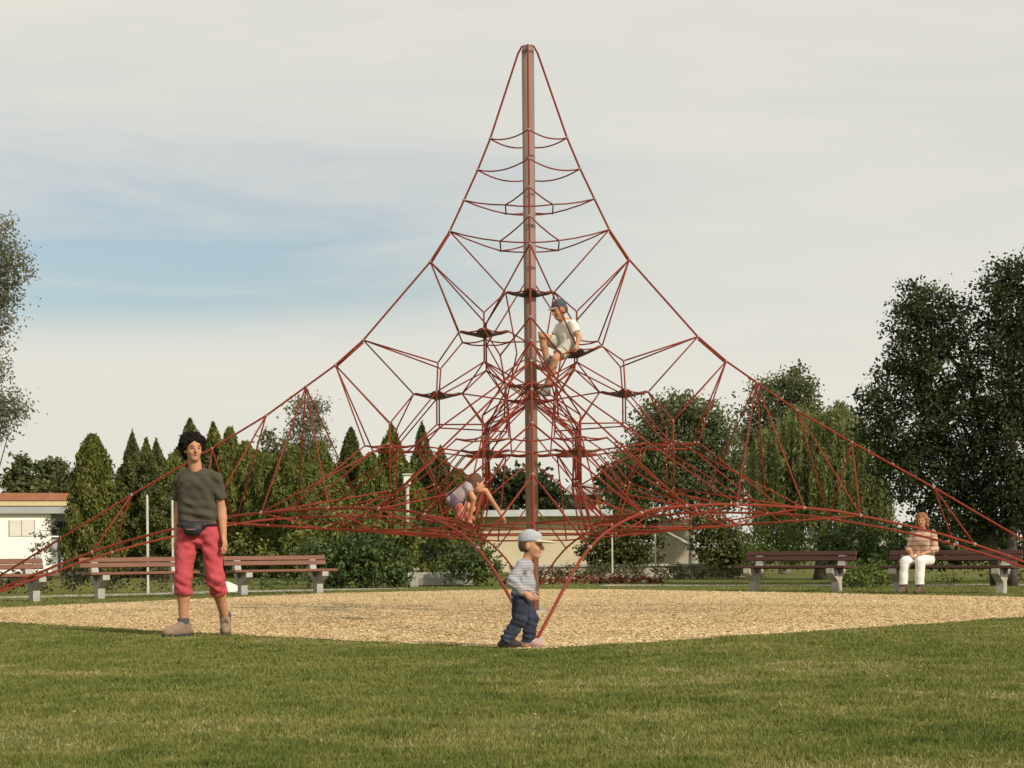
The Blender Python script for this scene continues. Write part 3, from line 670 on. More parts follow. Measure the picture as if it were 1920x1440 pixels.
MB().box((0, 0, h - .12), (.17, .17, .22)).build('lantern', mat('opal', col(.8, .8, .76), col(.76, .76, .72), 3, .4), B)
MB().box((0, 0, h + .015), (.24, .24, .04)).build('lid', M_POST, B)

# ================================================================== BENCHES
M_WOOD = mat('bench_wood', col(0.205, 0.095, 0.060), col(0.145, 0.066, 0.043), 3, 0.65, 0.25, 30, stretch=(0.6, 8, 8))
M_WOOD_D = mat('bench_wood_dark', col(0.085, 0.036, 0.028), col(0.060, 0.027, 0.022), 3, 0.65, 0.25, 30, stretch=(0.6, 8, 8))
LEGP = [(-.075, 0), (.075, 0), (.075, .17), (.285, .310), (.285, .39), (.17, .39), (.01, .275), (-.08, .33), (-.17, .45), (-.215, .64), (-.305, .62), (-.275, .40), (-.075, .19)]
def make_bench(L_, wood):
    parts = []
    mb = MB()
    # side profile in (depth, z): front towards local -y
    for sx in (-1, 1):
        mb2 = MB(); x = sx * (L_ / 2 - .26)
        poly = [(-a, z) for a, z in LEGP]                     # front arm towards -y
        i = 0; n = len(poly)
        for xo in (-.06, .06):
            for (yy, zz) in poly: mb2.v.append((x + xo, yy, zz))
        # triangulated through a fan of convex pieces
        for q in ((0, 1, 2, 12), (2, 6, 7, 12), (2, 3, 5, 6), (3, 4, 5), (12, 7, 11), (7, 8, 11), (8, 9, 10, 11)):
            mb2.f.append(tuple(q)); mb2.f.append(tuple(n + k for k in reversed(q)))
        for k in range(n):
            k2 = (k + 1) % n; mb2.f.append((k, n + k, n + k2, k2))
        parts.append(('leg', mb2, M_CONC))
    for k in range(3):
        parts.append(('seat_plank', MB().box((0, -.20 + k * .135, .414 - .008 * k), (L_, .12, .045)), wood))
    for k in range(2):
        y = .240 + .025 * k; z = .545 + .088 * k
        R = np.array(Matrix.Rotation(-.27, 3, 'X'))
        parts.append(('back_plank', MB().box((0, y - .035, z), (L_, .04, .078), R), wood))
    return parts
def bench(px, d, rz, label, L_=1.85, wood=M_WOOD):
    p = at(px, 0, d); B = empty('park_bench', (p[0], p[1], 0), rz); tag(B, label, 'bench', 'benches round the woodchip area')
    for nm, mb_, m in make_bench(L_, wood): mb_.build(nm, m, B, bevel=.006 if 'plank' in nm else 0)
    return B
bench(-16, 28.0, math.radians(42), 'wooden bench with concrete legs in front of the white pavilion', 1.95)
bench(262, 30.2, math.radians(36), 'wooden bench with concrete legs directly behind the man in red trousers', 1.95)
bench(526, 32.0, math.radians(34), 'empty wooden bench with concrete legs beside the spreading juniper', 2.0)
bench(1490, 30.6, math.radians(-35), 'empty dark wooden bench with concrete Y legs before the light bush', 2.05, M_WOOD_D)
BW = bench(1780, 28.6, math.radians(-35), 'dark wooden bench with concrete Y legs on which a woman sits', 2.2, M_WOOD_D)
# ================================================================== CLIMBING NET
M_ROPE = mat('red_rope', col(0.25, 0.040, 0.018), col(0.175, 0.027, 0.015), 60, 0.75, 0.5, 160, spec=0.25)
M_RUB = mat('black_rubber', col(0.018, 0.016, 0.016), col(0.03, 0.026, 0.026), 10, 0.6)
M_FERR = mat('aluminium_clamp', col(0.34, 0.25, 0.21), col(0.24, 0.15, 0.12), 20, 0.5, metallic=0.3)
m_pole, nt, b = new_mat('painted_steel_pole')
Nn = nt.nodes; Ln = nt.links
tcn = Nn.new('ShaderNodeTexCoord'); mpn = Nn.new('ShaderNodeMapping'); mpn.inputs['Scale'].default_value = (9, 9, 0.7); Ln.new(tcn.outputs['Object'], mpn.inputs[0])
n1 = Nn.new('ShaderNodeTexNoise'); n1.inputs['Scale'].default_value = 2.0; n1.inputs['Detail'].default_value = 7; Ln.new(mpn.outputs[0], n1.inputs['Vector'])
r1 = Nn.new('ShaderNodeValToRGB'); e = r1.color_ramp.elements
e[0].position = .35; e[0].color = col(.180, .120, .095); e[1].position = .65; e[1].color = col(.235, .170, .138)
Ln.new(n1.outputs['Fac'], r1.inputs[0]); Ln.new(r1.outputs[0], b.inputs['Base Color'])
b.inputs['Roughness'].default_value = .55; b.inputs['Specular IOR Level'].default_value = .4

NET = empty('rope_climbing_pyramid', (0, 0, 0))
tag(NET, 'tall red rope climbing pyramid with a central steel pole', 'climbing net')
H_TOP = 6.66
pole = MB().tube([(0, 0, -.1), (0, 0, 6.56)], .0725, 24, cap=True).build('pole', m_pole, NET, smooth=True)
MB().tube([(0, 0, 6.555), (0, 0, 6.60), (0, 0, 6.64), (0, 0, 6.665)], [.0735, .070, .052, .012], 20).build('cap', m_pole, pole, smooth=True)
MB().tube([(0, 0, 0.0), (0, 0, .035)], .16, 24).build('base_plate', M_CONC, pole)

DIR = [np.array([-1., 0, 0]), np.array([0, -1., 0]), np.array([1., 0, 0]), np.array([0, 1., 0])]   # left, front, right, back
RP = {'A': (.45, 5.565), 'B': (.60, 5.20), 'C': (.765, 4.845), 'D': (.935, 4.485), 'E': (1.165, 4.13), 'F': (1.96, 3.22),
      'G': (2.29, 2.93), 'H': (2.64, 2.68), 'I': (3.11, 2.345), 'J': (3.75, 1.965), 'K': (4.7, 1.43)}
R_ANCH = 7.05
def ridge(k, n): r, z = RP[n]; return DIR[k] * r + np.array([0, 0, z])
ROPES = []; CLAMP = []
def sag(a, b_, s, n=8):
    a = np.array(a, float); b_ = np.array(b_, float); t = np.linspace(0, 1, n)[:, None]
    p = a + (b_ - a) * t; p[:, 2] -= (4 * t[:, 0] * (1 - t[:, 0])) * s
    return p
def rope(pts, r=.0085, name='net_rope', m=None):
    pts = [np.array(p, float) for p in pts]
    o = MB().tube(pts, r, 5).build(name, m or M_ROPE, NET, smooth=True)
    ROPES.append(pts); return o
def clamp(p, r=.017): CLAMP.append((np.array(p, float), r))
# ridges
for k in range(4):
    pts = [np.array([0, 0, 6.655]) + DIR[k] * .02, np.array([0, 0, 6.64]) + DIR[k] * .07, np.array([0, 0, 6.56]) + DIR[k] * .115]
    pts += [ridge(k, n) for n in 'ABCDEFGHIJK'] + [DIR[k] * R_ANCH + np.array([0, 0, .02])]
    rope(pts, .0125, 'ridge_rope')
    for a, b_ in (('D', 'E'), ('F', 'G')):
        off = np.array([DIR[k][1], DIR[k][0], 0]) * .0
        p0 = ridge(k, a) + np.array([0, 0, -.03]); p1 = ridge(k, b_) + np.array([0, 0, -.03])
        rope([p0, p1], .011, 'ridge_rope')
    for n in 'ABCDEFGHIJK': clamp(ridge(k, n), .022)
    # ground anchor
    p = DIR[k] * R_ANCH
    MB().tube([(p[0], p[1], -.05), (p[0], p[1], .05)], .07, 10).build('anchor', M_CONC, NET)
# upper rings A, B (plain, sagging)
for n, s in (('A', .05), ('B', .065)):
    pts = []
    for k in range(4): pts += list(sag(ridge(k, n), ridge((k + 1) % 4, n), s, 9)[:-1])
    rope(pts + [pts[0]], .009, 'ring_rope')
# rings C, D with inner square
for n, q, zm in (('C', .275, 4.735), ('D', .34, 4.305)):
    pts = []; mids = []
    for k in range(4):
        m_ = (DIR[k] + DIR[(k + 1) % 4]) * q + np.array([0, 0, zm]); mids.append(m_); clamp(m_)
        pts += list(sag(ridge(k, n), m_, .015, 4)[:-1]) + list(sag(m_, ridge((k + 1) % 4, n), .015, 4)[:-1])
    rope(pts + [pts[0]], .009, 'ring_rope')
    rope(sum([list(sag(mids[k], mids[(k + 1) % 4], .02, 5)[:-1]) for k in range(4)], []) + [mids[0]], .009, 'ring_rope')

CC = .285
class Cell:
    def __init__(s, x, y, z, top=.22, bot=.34, mem=False, name=None, c=CC, tilt=(0, 0)):
        s.c = np.array([x, y, z], float); s.k = [s.c + DIR[i] * c + np.array([0, 0, DIR[i][0] * tilt[0] + DIR[i][1] * tilt[1]]) for i in range(4)]
        s.top = s.c + np.array([0, 0, top]); s.bot = s.c - np.array([0, 0, bot]); s.mem = mem
        pts = sum([list(sag(s.k[i], s.k[(i + 1) % 4], .02, 4)[:-1]) for i in range(4)], []) + [s.k[0]]
        rope(pts, .009, 'ring_rope')
        for p in s.k: clamp(p)
        if mem: membrane(s)
    def vertical(s):
        rope([s.top, s.bot], .0105); clamp(s.top); clamp(s.bot)
def membrane(c):
    """four-pointed rubber seat, dished, with concave edges"""
    V = []; Fq = []; nr, na = 5, 32
    for i in range(nr + 1):
        t = i / nr
        for j in range(na):
            a = j / na * 2 * math.pi
            # corners at the ring's corners: order left, front, right, back
            kk = (np.array([math.cos(a), math.sin(a)]))
            e_ = 0.50 + 0.46 * abs(math.cos(2 * a)) ** 2.6
            p = np.array([kk[0], kk[1]]) * CC * e_ * t
            z = 0
            for q in range(4):
                wgt = max(0, np.dot(kk, DIR[q][:2])) ** 2; z += wgt * (c.k[q][2] - c.c[2])
            V.append((c.c[0] + p[0], c.c[1] + p[1], c.c[2] + z * t * e_ - .075 * (1 - (t * e_) ** 1.2)))
    for i in range(nr):
        for j in range(na):
            j2 = (j + 1) % na; Fq.append((i * na + j, i * na + j2, (i + 1) * na + j2, (i + 1) * na + j))
    me = bpy.data.meshes.new('platform'); me.from_pydata(V, [], Fq); me.update(); me.materials.append(M_RUB)
    o = link(bpy.data.objects.new('platform', me), NET)
    sm = o.modifiers.new('thick', 'SOLIDIFY'); sm.thickness = .022
L1 = Cell(0, 0, 3.76, mem=True)
L2 = {}
for sx in (-1, 1):
    for sy in (-1, 1):
        boy = (sx == 1 and sy == -1)
        L2[sx, sy] = Cell(sx * .53, sy * .53, 3.24 - (.0 if not boy else .24), top=.22 if not boy else .46, bot=.34 if not boy else .12, mem=(sy == -1), tilt=(0, 0) if not boy else (.06, 0))
        L2[sx, sy].vertical()
def adj(k):                      # the two diagonal cells next to ridge k
    return [(sx, sy) for sx in (-1, 1) for sy in (-1, 1) if np.dot(DIR[k][:2], (sx, sy)) > 0]
L3 = {}
for k in range(4):
    c = DIR[k] * 1.09
    L3[k] = Cell(c[0], c[1], 2.58, mem=True)
L3c = Cell(0, 0, 2.50)
L4 = {}                          # outer pairs, keyed by ridge and side
for k in range(4):
    perp = np.array([-DIR[k][1], DIR[k][0], 0])
    for s_ in (-1, 1):
        c = DIR[k] * 1.62 + perp * .53 * s_
        L4[k, s_] = Cell(c[0], c[1], 1.95, top=.25, bot=.52); L4[k, s_].vertical()
L4i = {}
for sx in (-1, 1):
    for sy in (-1, 1):
        L4i[sx, sy] = Cell(sx * .53, sy * .53, 1.88, top=.30, bot=.40, mem=(sy == -1)); L4i[sx, sy].vertical()
        for f in range(1):       # doubled centre rope under the small seats
            rope([L4i[sx, sy].top + np.array([.02, 0, 0]), L4i[sx, sy].bot + np.array([.02 - .04 * f, .02, 0])], .009)
for k in range(4):
    perp = np.array([-DIR[k][1], DIR[k][0], 0])
    D_, E_, F_, G_ = (ridge(k, n) for n in 'DEFG')
    rope([D_, L1.k[k]], .009)
    for (sx, sy) in adj(k):
        c = L2[sx, sy]
        rope([E_, c.k[k]], .0095)
        if k in (0, 2):
            rope([E_, c.top], .009); rope([L1.k[k], c.top], .009)
    l3 = L3[k]
    rope([F_, l3.k[k]], .009)
    for s_ in (-1, 1):
        T = DIR[k] * 1.07 + perp * .34 * s_ + np.array([0, 0, 2.91]); U = DIR[k] * 1.09 + perp * .30 * s_ + np.array([0, 0, 2.20])
        side = l3.c + perp * CC * s_
        rope([T, side, U], .0095); clamp(T); clamp(U)
        rope([F_, T], .0095)
        # neighbour diagonal cell on this side
        dg = None
        for (sx, sy) in adj(k):
            if np.dot(perp[:2], (sx, sy)) * s_ > 0: dg = (sx, sy)
        rope([L2[dg].k[k], T], .009)
        rope([L2[dg].bot, l3.k[(k + 2) % 4]], .009)
        rope([L2[dg].bot, side], .009)
        rope([l3.k[k], L4[k, s_].top], .009)
        rope([G_, L4[k, s_].top], .009)
        rope([G_, L4[k, s_].k[k]], .0095)
        rope([U, L4[k, s_].k[(k + 2) % 4]], .009)
        rope([U, L4i[dg].top], .009)
        rope([l3.k[(k + 2) % 4], L4i[dg].top], .009)
        rope([L4[k, s_].k[(k + 2) % 4], L4i[dg].k[k]], .009)
    rope([l3.k[(k + 2) % 4], L3c.k[k]], .009)
    # square ring linking the four diagonal cells
    a, b_ = adj(k)
    rope([L2[a].k[[i for i in range(4) if np.allclose(DIR[i][:2], np.sign(np.array(b_) - np.array(a)))][0]],
          L2[b_].k[[i for i in range(4) if np.allclose(DIR[i][:2], np.sign(np.array(a) - np.array(b_)))][0]]], .009)
    rope([L1.k[k], DIR[k] * .16 + np.array([0, 0, 3.05]), L3c.k[k]], .009)
    rope(sag(L4[k, -1].k[[i for i in range(4) if np.allclose(DIR[i], perp)][0]], L4[k, 1].k[[i for i in range(4) if np.allclose(DIR[i], -perp)][0]], .03, 5), .009)
# edge ropes and nodes: the lower border of each face, drawn in by the net
EDGE = [(0, -R_ANCH, .02), (.50, -5.05, .76), (1.05, -3.65, 1.09), (1.55, -2.95, 1.17), (2.15, -2.15, 1.20)]
def rotk(p, k):                  # front -> right -> back -> left
    x, y, z = p
    for _ in range(k): x, y = -y, x
    return np.array([x, y, z])
half = [np.array(p) for p in EDGE]; mirr = [np.array([-p[1], -p[0], p[2]]) for p in EDGE[-2::-1]]
E0 = half + mirr                 # front anchor -> right anchor: 9 points
def edge_pts(k): return [rotk(p, k) for p in E0]
def smooth_path(pts, n=6):
    P = [np.array(p) for p in pts]; P = [2 * P[0] - P[1]] + P + [2 * P[-1] - P[-2]]; o = []
    for i in range(1, len(P) - 2):
        for t in np.arange(n) / n:
            a, b_, c, d_ = P[i - 1], P[i], P[i + 1], P[i + 2]
            o.append(.5 * ((2 * b_) + (c - a) * t + (2 * a - 5 * b_ + 4 * c - d_) * t * t + (3 * b_ - a - 3 * c + d_) * t ** 3))
    return o + [P[-2]]
for k in range(4):
    pe = edge_pts(k)
    rope(smooth_path(pe, 4), .0145, 'edge_rope')
    for p in pe[1:-1]: clamp(p, .026)
    # ropes hanging from the two neighbouring ridges: near ridge index order is front,right,back,left = DIR[1],DIR[2],DIR[3],DIR[0]
    kA = (1 + k) % 4; kB = (2 + k) % 4
    for (kk, idx) in ((kA, [3, 2, 2, 1]), (kB, [5, 6, 6, 7])):
        for nme, i in zip('HIJK', idx):
            rope([ridge(kk, nme), pe[i]], .010)
    rope([ridge(kA, 'H'), pe[4]], .009); rope([ridge(kB, 'H'), pe[4]], .009)
    # lower hammock net, level with the border
    inner = [rotk(p, k) for p in ((.0, -2.45, 1.02), (.62, -2.35, 1.0), (1.2, -1.75, .98), (1.75, -1.2, .98), (2.35, -.62, 1.0))]
    rope(smooth_path(inner + [rotk((2.45, 0, 1.02), k)], 3), .009)
    inn2 = [rotk(p, k) for p in ((0, -1.35, .92), (.68, -.95, .92), (.95, -.68, .92), (1.35, 0, .92))]
    rope(smooth_path(inn2, 3), .009)
    for i, q in zip((2, 3, 4, 5, 6), inner): rope([pe[i], q], .009)
    rope([inner[1], inn2[1]], .009); rope([inner[2], inn2[1]], .009); rope([inner[3], inn2[2]], .009); rope([inner[4], inn2[2]], .009)
    rope([inner[0], inn2[0]], .009); rope([inn2[0], rotk((0, -.4, .85), k)], .009)
    for q in inner + inn2: clamp(q)
    # cells down to the hammock
    b0 = L4[kA, 1].bot if np.dot(L4[kA, 1].c[:2], DIR[kB][:2]) > 0 else L4[kA, -1].bot
    b1 = L4[kB, 1].bot if np.dot(L4[kB, 1].c[:2], DIR[kA][:2]) > 0 else L4[kB, -1].bot
    rope([b0, inner[1]], .009); rope([b0, inner[2]], .009); rope([b1, inner[4]], .009); rope([b1, inner[3]], .009)
    rope([b0, pe[3]], .010); rope([b1, pe[5]], .010)
    dg = tuple(int(v) for v in np.sign(DIR[kA][:2] + DIR[kB][:2]))
    rope([L4i[dg].bot, inn2[1]], .009); rope([L4i[dg].bot, inn2[2]], .009)
    rope([L4[kA, 1].k[(kA + 2) % 4], L4i[dg].bot] if np.dot(L4[kA, 1].c[:2], DIR[kB][:2]) > 0 else [L4[kA, -1].k[(kA + 2) % 4], L4i[dg].bot], .009)
rope([rotk((0, -.4, .85), k) for k in range(4)] + [np.array((0, -.4, .85))], .009, 'ring_rope')
# inner lattice round the pole
L4c = Cell(0, 0, 1.86, c=.30)
for sx in (-1, 1):
    for sy in (-1, 1):
        kx = 0 if sx < 0 else 2; ky = 1 if sy < 0 else 3
        rope([L2[sx, sy].bot, L3c.k[kx]]); rope([L2[sx, sy].bot, L3c.k[ky]])
        rope([L3c.k[kx], L4i[sx, sy].top]); rope([L3c.k[ky], L4i[sx, sy].top])
        rope([L4i[sx, sy].k[(ky + 2) % 4], L4c.k[kx]]); rope([L4i[sx, sy].k[(kx + 2) % 4], L4c.k[ky]])
        rope([L4c.k[kx], L4i[sx, sy].bot])
for k in range(4):
    perp = np.array([-DIR[k][1], DIR[k][0], 0])
    rope([L4c.k[k], rotk((0, -.4, .85), (k + 3) % 4)])
    for s_ in (-1, 1):
        b4 = L4[k, s_]; kp = [i for i in range(4) if np.allclose(DIR[i], perp * s_)][0]
        dg = [g for g in adj(k) if np.dot(perp[:2], g) * s_ > 0][0]
        M = DIR[k] * 1.12 + perp * .50 * s_ + np.array([0, 0, 1.50]); clamp(M)
        rope([L4i[dg].k[k], M]); rope([b4.k[(k + 2) % 4], M]); rope([M, DIR[k] * .95 + perp * .68 * s_ + np.array([0, 0, .92])])
        rope([M, DIR[k] * 2.35 + perp * .62 * s_ + np.array([0, 0, 1.0])])
        P1 = DIR[k] * 3.0 + perp * .70 * s_ + np.array([0, 0, 1.05]); clamp(P1)
        rope([b4.k[k], P1]); rope([P1, DIR[k] * 3.65 + perp * 1.05 * s_ + np.array([0, 0, 1.09])]); rope([P1, DIR[k] * 2.35 + perp * .62 * s_ + np.array([0, 0, 1.0])])
        rope([b4.k[kp], DIR[k] * 2.95 + perp * 1.55 * s_ + np.array([0, 0, 1.17])])
        rope([L3[k].c + perp * CC * s_, b4.k[(kp + 2) % 4]])
print('ROPES', len(ROPES), len([o for o in NET.children if o.name.startswith('net_rope')]))
# ferrules
V = []; Fq = []
ico = bmesh.new(); bmesh.ops.create_icosphere(ico, subdivisions=1, radius=1)
iv = np.array([v.co[:] for v in ico.verts]); ifc = np.array([[v.index for v in f.verts] for f in ico.faces]); ico.free()
for i, (p, r) in enumerate(CLAMP): V.append(p + iv * r); Fq.append(ifc + i * len(iv))
me = mesh_np('rope_clamps', np.concatenate(V), np.concatenate(Fq), True); me.materials.append(M_FERR)
o = link(bpy.data.objects.new('rope_clamps', me), NET); o['kind'] = 'stuff'
NET.rotation_euler = (0, 0, math.radians(-0.5))
# past about 300 of one part: the ropes that show smallest are joined into one
nr = [o for o in NET.children if o.name.split('.')[0] == 'net_rope']
def shown(o):
    P = np.array([v.co[:] for v in o.data.vertices]); c = P.mean(0)
    return np.linalg.norm((P.max(0) - P.min(0))[[0, 2]]) / (c[1] + 21.25)
nr.sort(key=shown, reverse=True)
V = []; Fq = []; off = 0
for o in nr[290:]:
    me = o.data; V += [v.co[:] for v in me.vertices]; Fq += [tuple(off + i for i in p.vertices) for p in me.polygons]; off = len(V)
    bpy.data.objects.remove(o); bpy.data.meshes.remove(me)
me = bpy.data.meshes.new('inner_ropes'); me.from_pydata(V, [], Fq); me.update(); me.materials.append(M_ROPE)
for p_ in me.polygons: p_.use_smooth = True
o = link(bpy.data.objects.new('inner_ropes', me), NET); o['kind'] = 'stuff'
# ================================================================== PEOPLE
class Field:
    """distance field on a grid; smooth unions of tapered limbs, then meshed by surface nets"""
    def __init__(s, mn, mx, h):
        s.mn = np.array(mn, float); s.h = h
        n = np.ceil((np.array(mx) - s.mn) / h).astype(int) + 1
        s.ax = [s.mn[i] + h * np.arange(n[i]) for i in range(3)]
        s.d = np.full(n, 0.25, np.float32)
    def _win(s, lo, hi):
        sl = []
        for i in range(3):
            a = max(0, int((lo[i] - s.mn[i]) / s.h)); b = min(len(s.ax[i]), int((hi[i] - s.mn[i]) / s.h) + 2)
            if b <= a: return None
            sl.append(slice(a, b))
        X, Y, Z = np.meshgrid(*[s.ax[i][sl[i]] for i in range(3)], indexing='ij')
        return tuple(sl), np.stack([X, Y, Z], -1)
    def _mix(s, sl, dist, k, sub=False):
        d = s.d[sl]
        if sub:
            s.d[sl] = np.maximum(d, -dist); return
        if k > 0:
            hh = np.clip(0.5 + 0.5 * (d - dist) / k, 0, 1)
            s.d[sl] = d * (1 - hh) + dist * hh - k * hh * (1 - hh)
        else: s.d[sl] = np.minimum(d, dist)
    def cap(s, a, b, ra, rb=None, k=0.015, cuts=(), sub=False, flat=None):
        """tapered limb from a to b. cuts: (point, normal) planes, kept where (x-p).n<0. flat: (direction, factor) squashes"""
        rb = ra if rb is None else rb
        a = np.array(a, float); b = np.array(b, float); m = max(ra, rb) + 0.06
        w = s._win(np.minimum(a, b) - m, np.maximum(a, b) + m)
        if w is None: return
        sl, P = w; ab = b - a
        t = np.clip(((P - a) @ ab) / (ab @ ab + 1e-9), 0, 1)
        q = P - (a + t[..., None] * ab)
        if flat is not None:
            n = np.array(flat[0], float); n /= np.linalg.norm(n); q = q + ((q @ n) * (flat[1] - 1))[..., None] * n
        dist = np.linalg.norm(q, axis=-1) - (ra + (rb - ra) * t)
        for (p, n) in cuts:
            n = np.array(n, float); n /= np.linalg.norm(n); dist = np.maximum(dist, (P - np.array(p)) @ n)
        s._mix(sl, dist.astype(np.float32), k, sub)
    def ell(s, c, r, R=None, k=0.015, cuts=(), sub=False):
        c = np.array(c, float); r = np.array(r, float); m = max(r) + 0.05
        w = s._win(c - m, c + m)
        if w is None: return
        sl, P = w; q = P - c
        if R is not None: q = q @ R
        k0 = np.linalg.norm(q / r, axis=-1); k1 = np.linalg.norm(q / r ** 2, axis=-1) + 1e-6
        dist = k0 * (k0 - 1) / k1
        for (p, n) in cuts:
            n = np.array(n, float); n /= np.linalg.norm(n); dist = np.maximum(dist, (P - np.array(p)) @ n)
        s._mix(sl, dist.astype(np.float32), k, sub)
    def wrinkle(s, amp, f, seed=0):
        X, Y, Z = np.meshgrid(*s.ax, indexing='ij')
        s.d += (amp * (np.sin(X * f + Z * f * .9 + seed) * np.sin(Z * f * 0.7 - Y * f * .8 + seed * 2) + .6 * np.sin(X * f * 1.9 - Z * f * 1.3 + seed * 3) * np.sin(Y * f * 2.1 + seed))).astype(np.float32)
    def fold(s, c, dr, rad, amp, freq, ph=0):
        """creases gathered round a joint"""
        w = s._win(np.array(c) - rad * 2.2, np.array(c) + rad * 2.2)
        if w is None: return
        sl, P = w; q = P - np.array(c); dr = np.array(dr, float); dr /= np.linalg.norm(dr)
        u = q @ dr; v = q @ np.array([dr[1] + .3, -dr[0] + .2, dr[2] * .2])
        s.d[sl] += (amp * np.sin(u * freq + np.sin(v * freq * .35 + ph) * 1.6 + ph) * np.exp(-(q * q).sum(-1) / rad ** 2)).astype(np.float32)
    def mesh(s, name):
        d = s.d; ins = d < 0; h = s.h
        corners = [(0, 0, 0), (1, 0, 0), (0, 1, 0), (1, 1, 0), (0, 0, 1), (1, 0, 1), (0, 1, 1), (1, 1, 1)]
        n = np.array(d.shape)
        sub = lambda A, c: A[c[0]:n[0] - 1 + c[0], c[1]:n[1] - 1 + c[1], c[2]:n[2] - 1 + c[2]]
        cnt = sum(sub(ins, c).astype(np.int8) for c in corners)
        act = (cnt > 0) & (cnt < 8); idx = np.argwhere(act)
        vid = np.full(act.shape, -1, np.int64); vid[act] = np.arange(len(idx))
        pos = np.zeros((len(idx), 3)); num = np.zeros(len(idx))
        for a in range(8):
            for ax in range(3):
                if corners[a][ax]: continue
                ca = np.array(corners[a]); cb = ca.copy(); cb[ax] = 1
                ia = idx + ca; ib = idx + cb
                da = d[ia[:, 0], ia[:, 1], ia[:, 2]]; db = d[ib[:, 0], ib[:, 1], ib[:, 2]]
                m = (da < 0) != (db < 0); t = np.where(m, da / np.where(m, da - db, 1), 0)
                pp = ia + t[:, None] * (cb - ca); pos[m] += pp[m]; num[m] += 1
        pos = pos / num[:, None] * h + s.mn
        F_ = []
        for ax in range(3):
            u, v = (ax + 1) % 3, (ax + 2) % 3
            sla = [slice(1, n[i] - 1) for i in range(3)]; slb = list(sla); sla[ax] = slice(0, n[ax] - 1); slb[ax] = slice(1, n[ax])
            A = ins[tuple(sla)]; Bq = ins[tuple(slb)]; ch = A != Bq; e = np.argwhere(ch)
            if not len(e): continue
            flip = A[ch]
            off = np.array([1, 1, 1]); off[ax] = 0; e = e + off
            q = []
            for (du, dv) in ((-1, -1), (0, -1), (0, 0), (-1, 0)):
                c_ = e.copy(); c_[:, u] += du; c_[:, v] += dv; q.append(vid[c_[:, 0], c_[:, 1], c_[:, 2]])
            q = np.stack(q, 1); q[~flip] = q[~flip][:, ::-1]; F_.append(q)
        Fq = np.concatenate(F_)
        return mesh_np(name, pos, Fq[(Fq >= 0).all(1)], True)
    def build(s, name, m, parent):
        me = s.mesh(name); me.materials.append(m)
        return link(bpy.data.objects.new(name, me), parent)

def skin(c): 
    m, nt, b = new_mat('skin'); b.inputs['Roughness'].default_value = .7; b.inputs['Specular IOR Level'].default_value = .2; b.inputs['Base Color'].default_value = c
    b.inputs['Subsurface Weight'].default_value = .12; b.inputs['Subsurface Radius'].default_value = (.02, .008, .005); b.inputs['Subsurface Scale'].default_value = .5
    return m
M_SKIN = skin(col(.46, .235, .135)); M_SKIN2 = skin(col(.52, .27, .165))
M_EYE = mat('shaded_eye_white', col(.30, .27, .24), col(.26, .24, .21), 5, .4); M_IRIS = mat('iris', col(.03, .02, .015), col(.03, .02, .015), 5, .2); M_LIP = mat('lip', col(.36, .12, .09), col(.32, .11, .08), 5, .5)  # eye whites coloured dark: the shade over the eyes is in the colour
V3 = lambda *a: np.array(a, float)
def snap(p, lim=.3):
    """nearest point on any rope of the net"""
    best = None; bd = lim
    for pts in ROPES:
        A = np.array(pts[:-1]); Bq = np.array(pts[1:]); ab = Bq - A
        t = np.clip(((p - A) * ab).sum(1) / ((ab * ab).sum(1) + 1e-9), 0, 1); q = A + ab * t[:, None]; dd = np.linalg.norm(q - p, axis=1); i = dd.argmin()
        if dd[i] < bd: bd = dd[i]; best = q[i]
    return p if best is None else best
def grip(root, el, wr, s):
    n = (wr - el) / np.linalg.norm(wr - el); q = snap(root + wr + n * .07 * s) - root
    n = (q - el) / np.linalg.norm(q - el); return q - n * .065 * s + V3(0, 0, .012)
def stand(root, an, to):
    ball = an + (to - an) * .75; sole = V3(ball[0], ball[1], to[2] - .035); d_ = snap(root + sole, .22) - root - sole
    return an + d_, to + d_
def frame(fwd, up=(0, 0, 1)):
    f = np.array(fwd, float); f /= np.linalg.norm(f); u = np.array(up, float); r = np.cross(f, u); r /= np.linalg.norm(r); u = np.cross(r, f)
    return r, f, u                      # right hand side, forward, up
def head(fd, c, fwd, s, up=(0, 0, 1)):
    """head of height .235*s with face features; c = centre"""
    r, f, u = frame(fwd, up); R = np.stack([r, f, u], 1); P = lambda x, y, z: c + (r * x + f * y + u * z) * s
    fd.ell(P(0, -.012, .022), np.array([.074, .094, .094]) * s, R, .01)          # skull
    fd.ell(P(0, .025, -.035), np.array([.060, .066, .080]) * s, R, .02)          # face
    fd.ell(P(0, .058, -.092), np.array([.030, .026, .022]) * s, R, .02)          # chin
    fd.cap(P(0, .088, .012), P(0, .107, -.028), .009 * s, .0145 * s, .008)       # nose
    fd.cap(P(-.032, .080, .022), P(.032, .080, .022), .012 * s, .012 * s, .012)  # brow
    for q in (-1, 1):
        fd.ell(P(q * .034, .060, -.030), np.array([.022, .020, .022]) * s, R, .015)   # cheek
        fd.ell(P(q * .076, -.008, -.012), np.array([.010, .020, .032]) * s, R, .006)  # ear
        fd.ell(P(q * .030, .098, .003), np.array([.016, .012, .010]) * s, R, 0, sub=True)
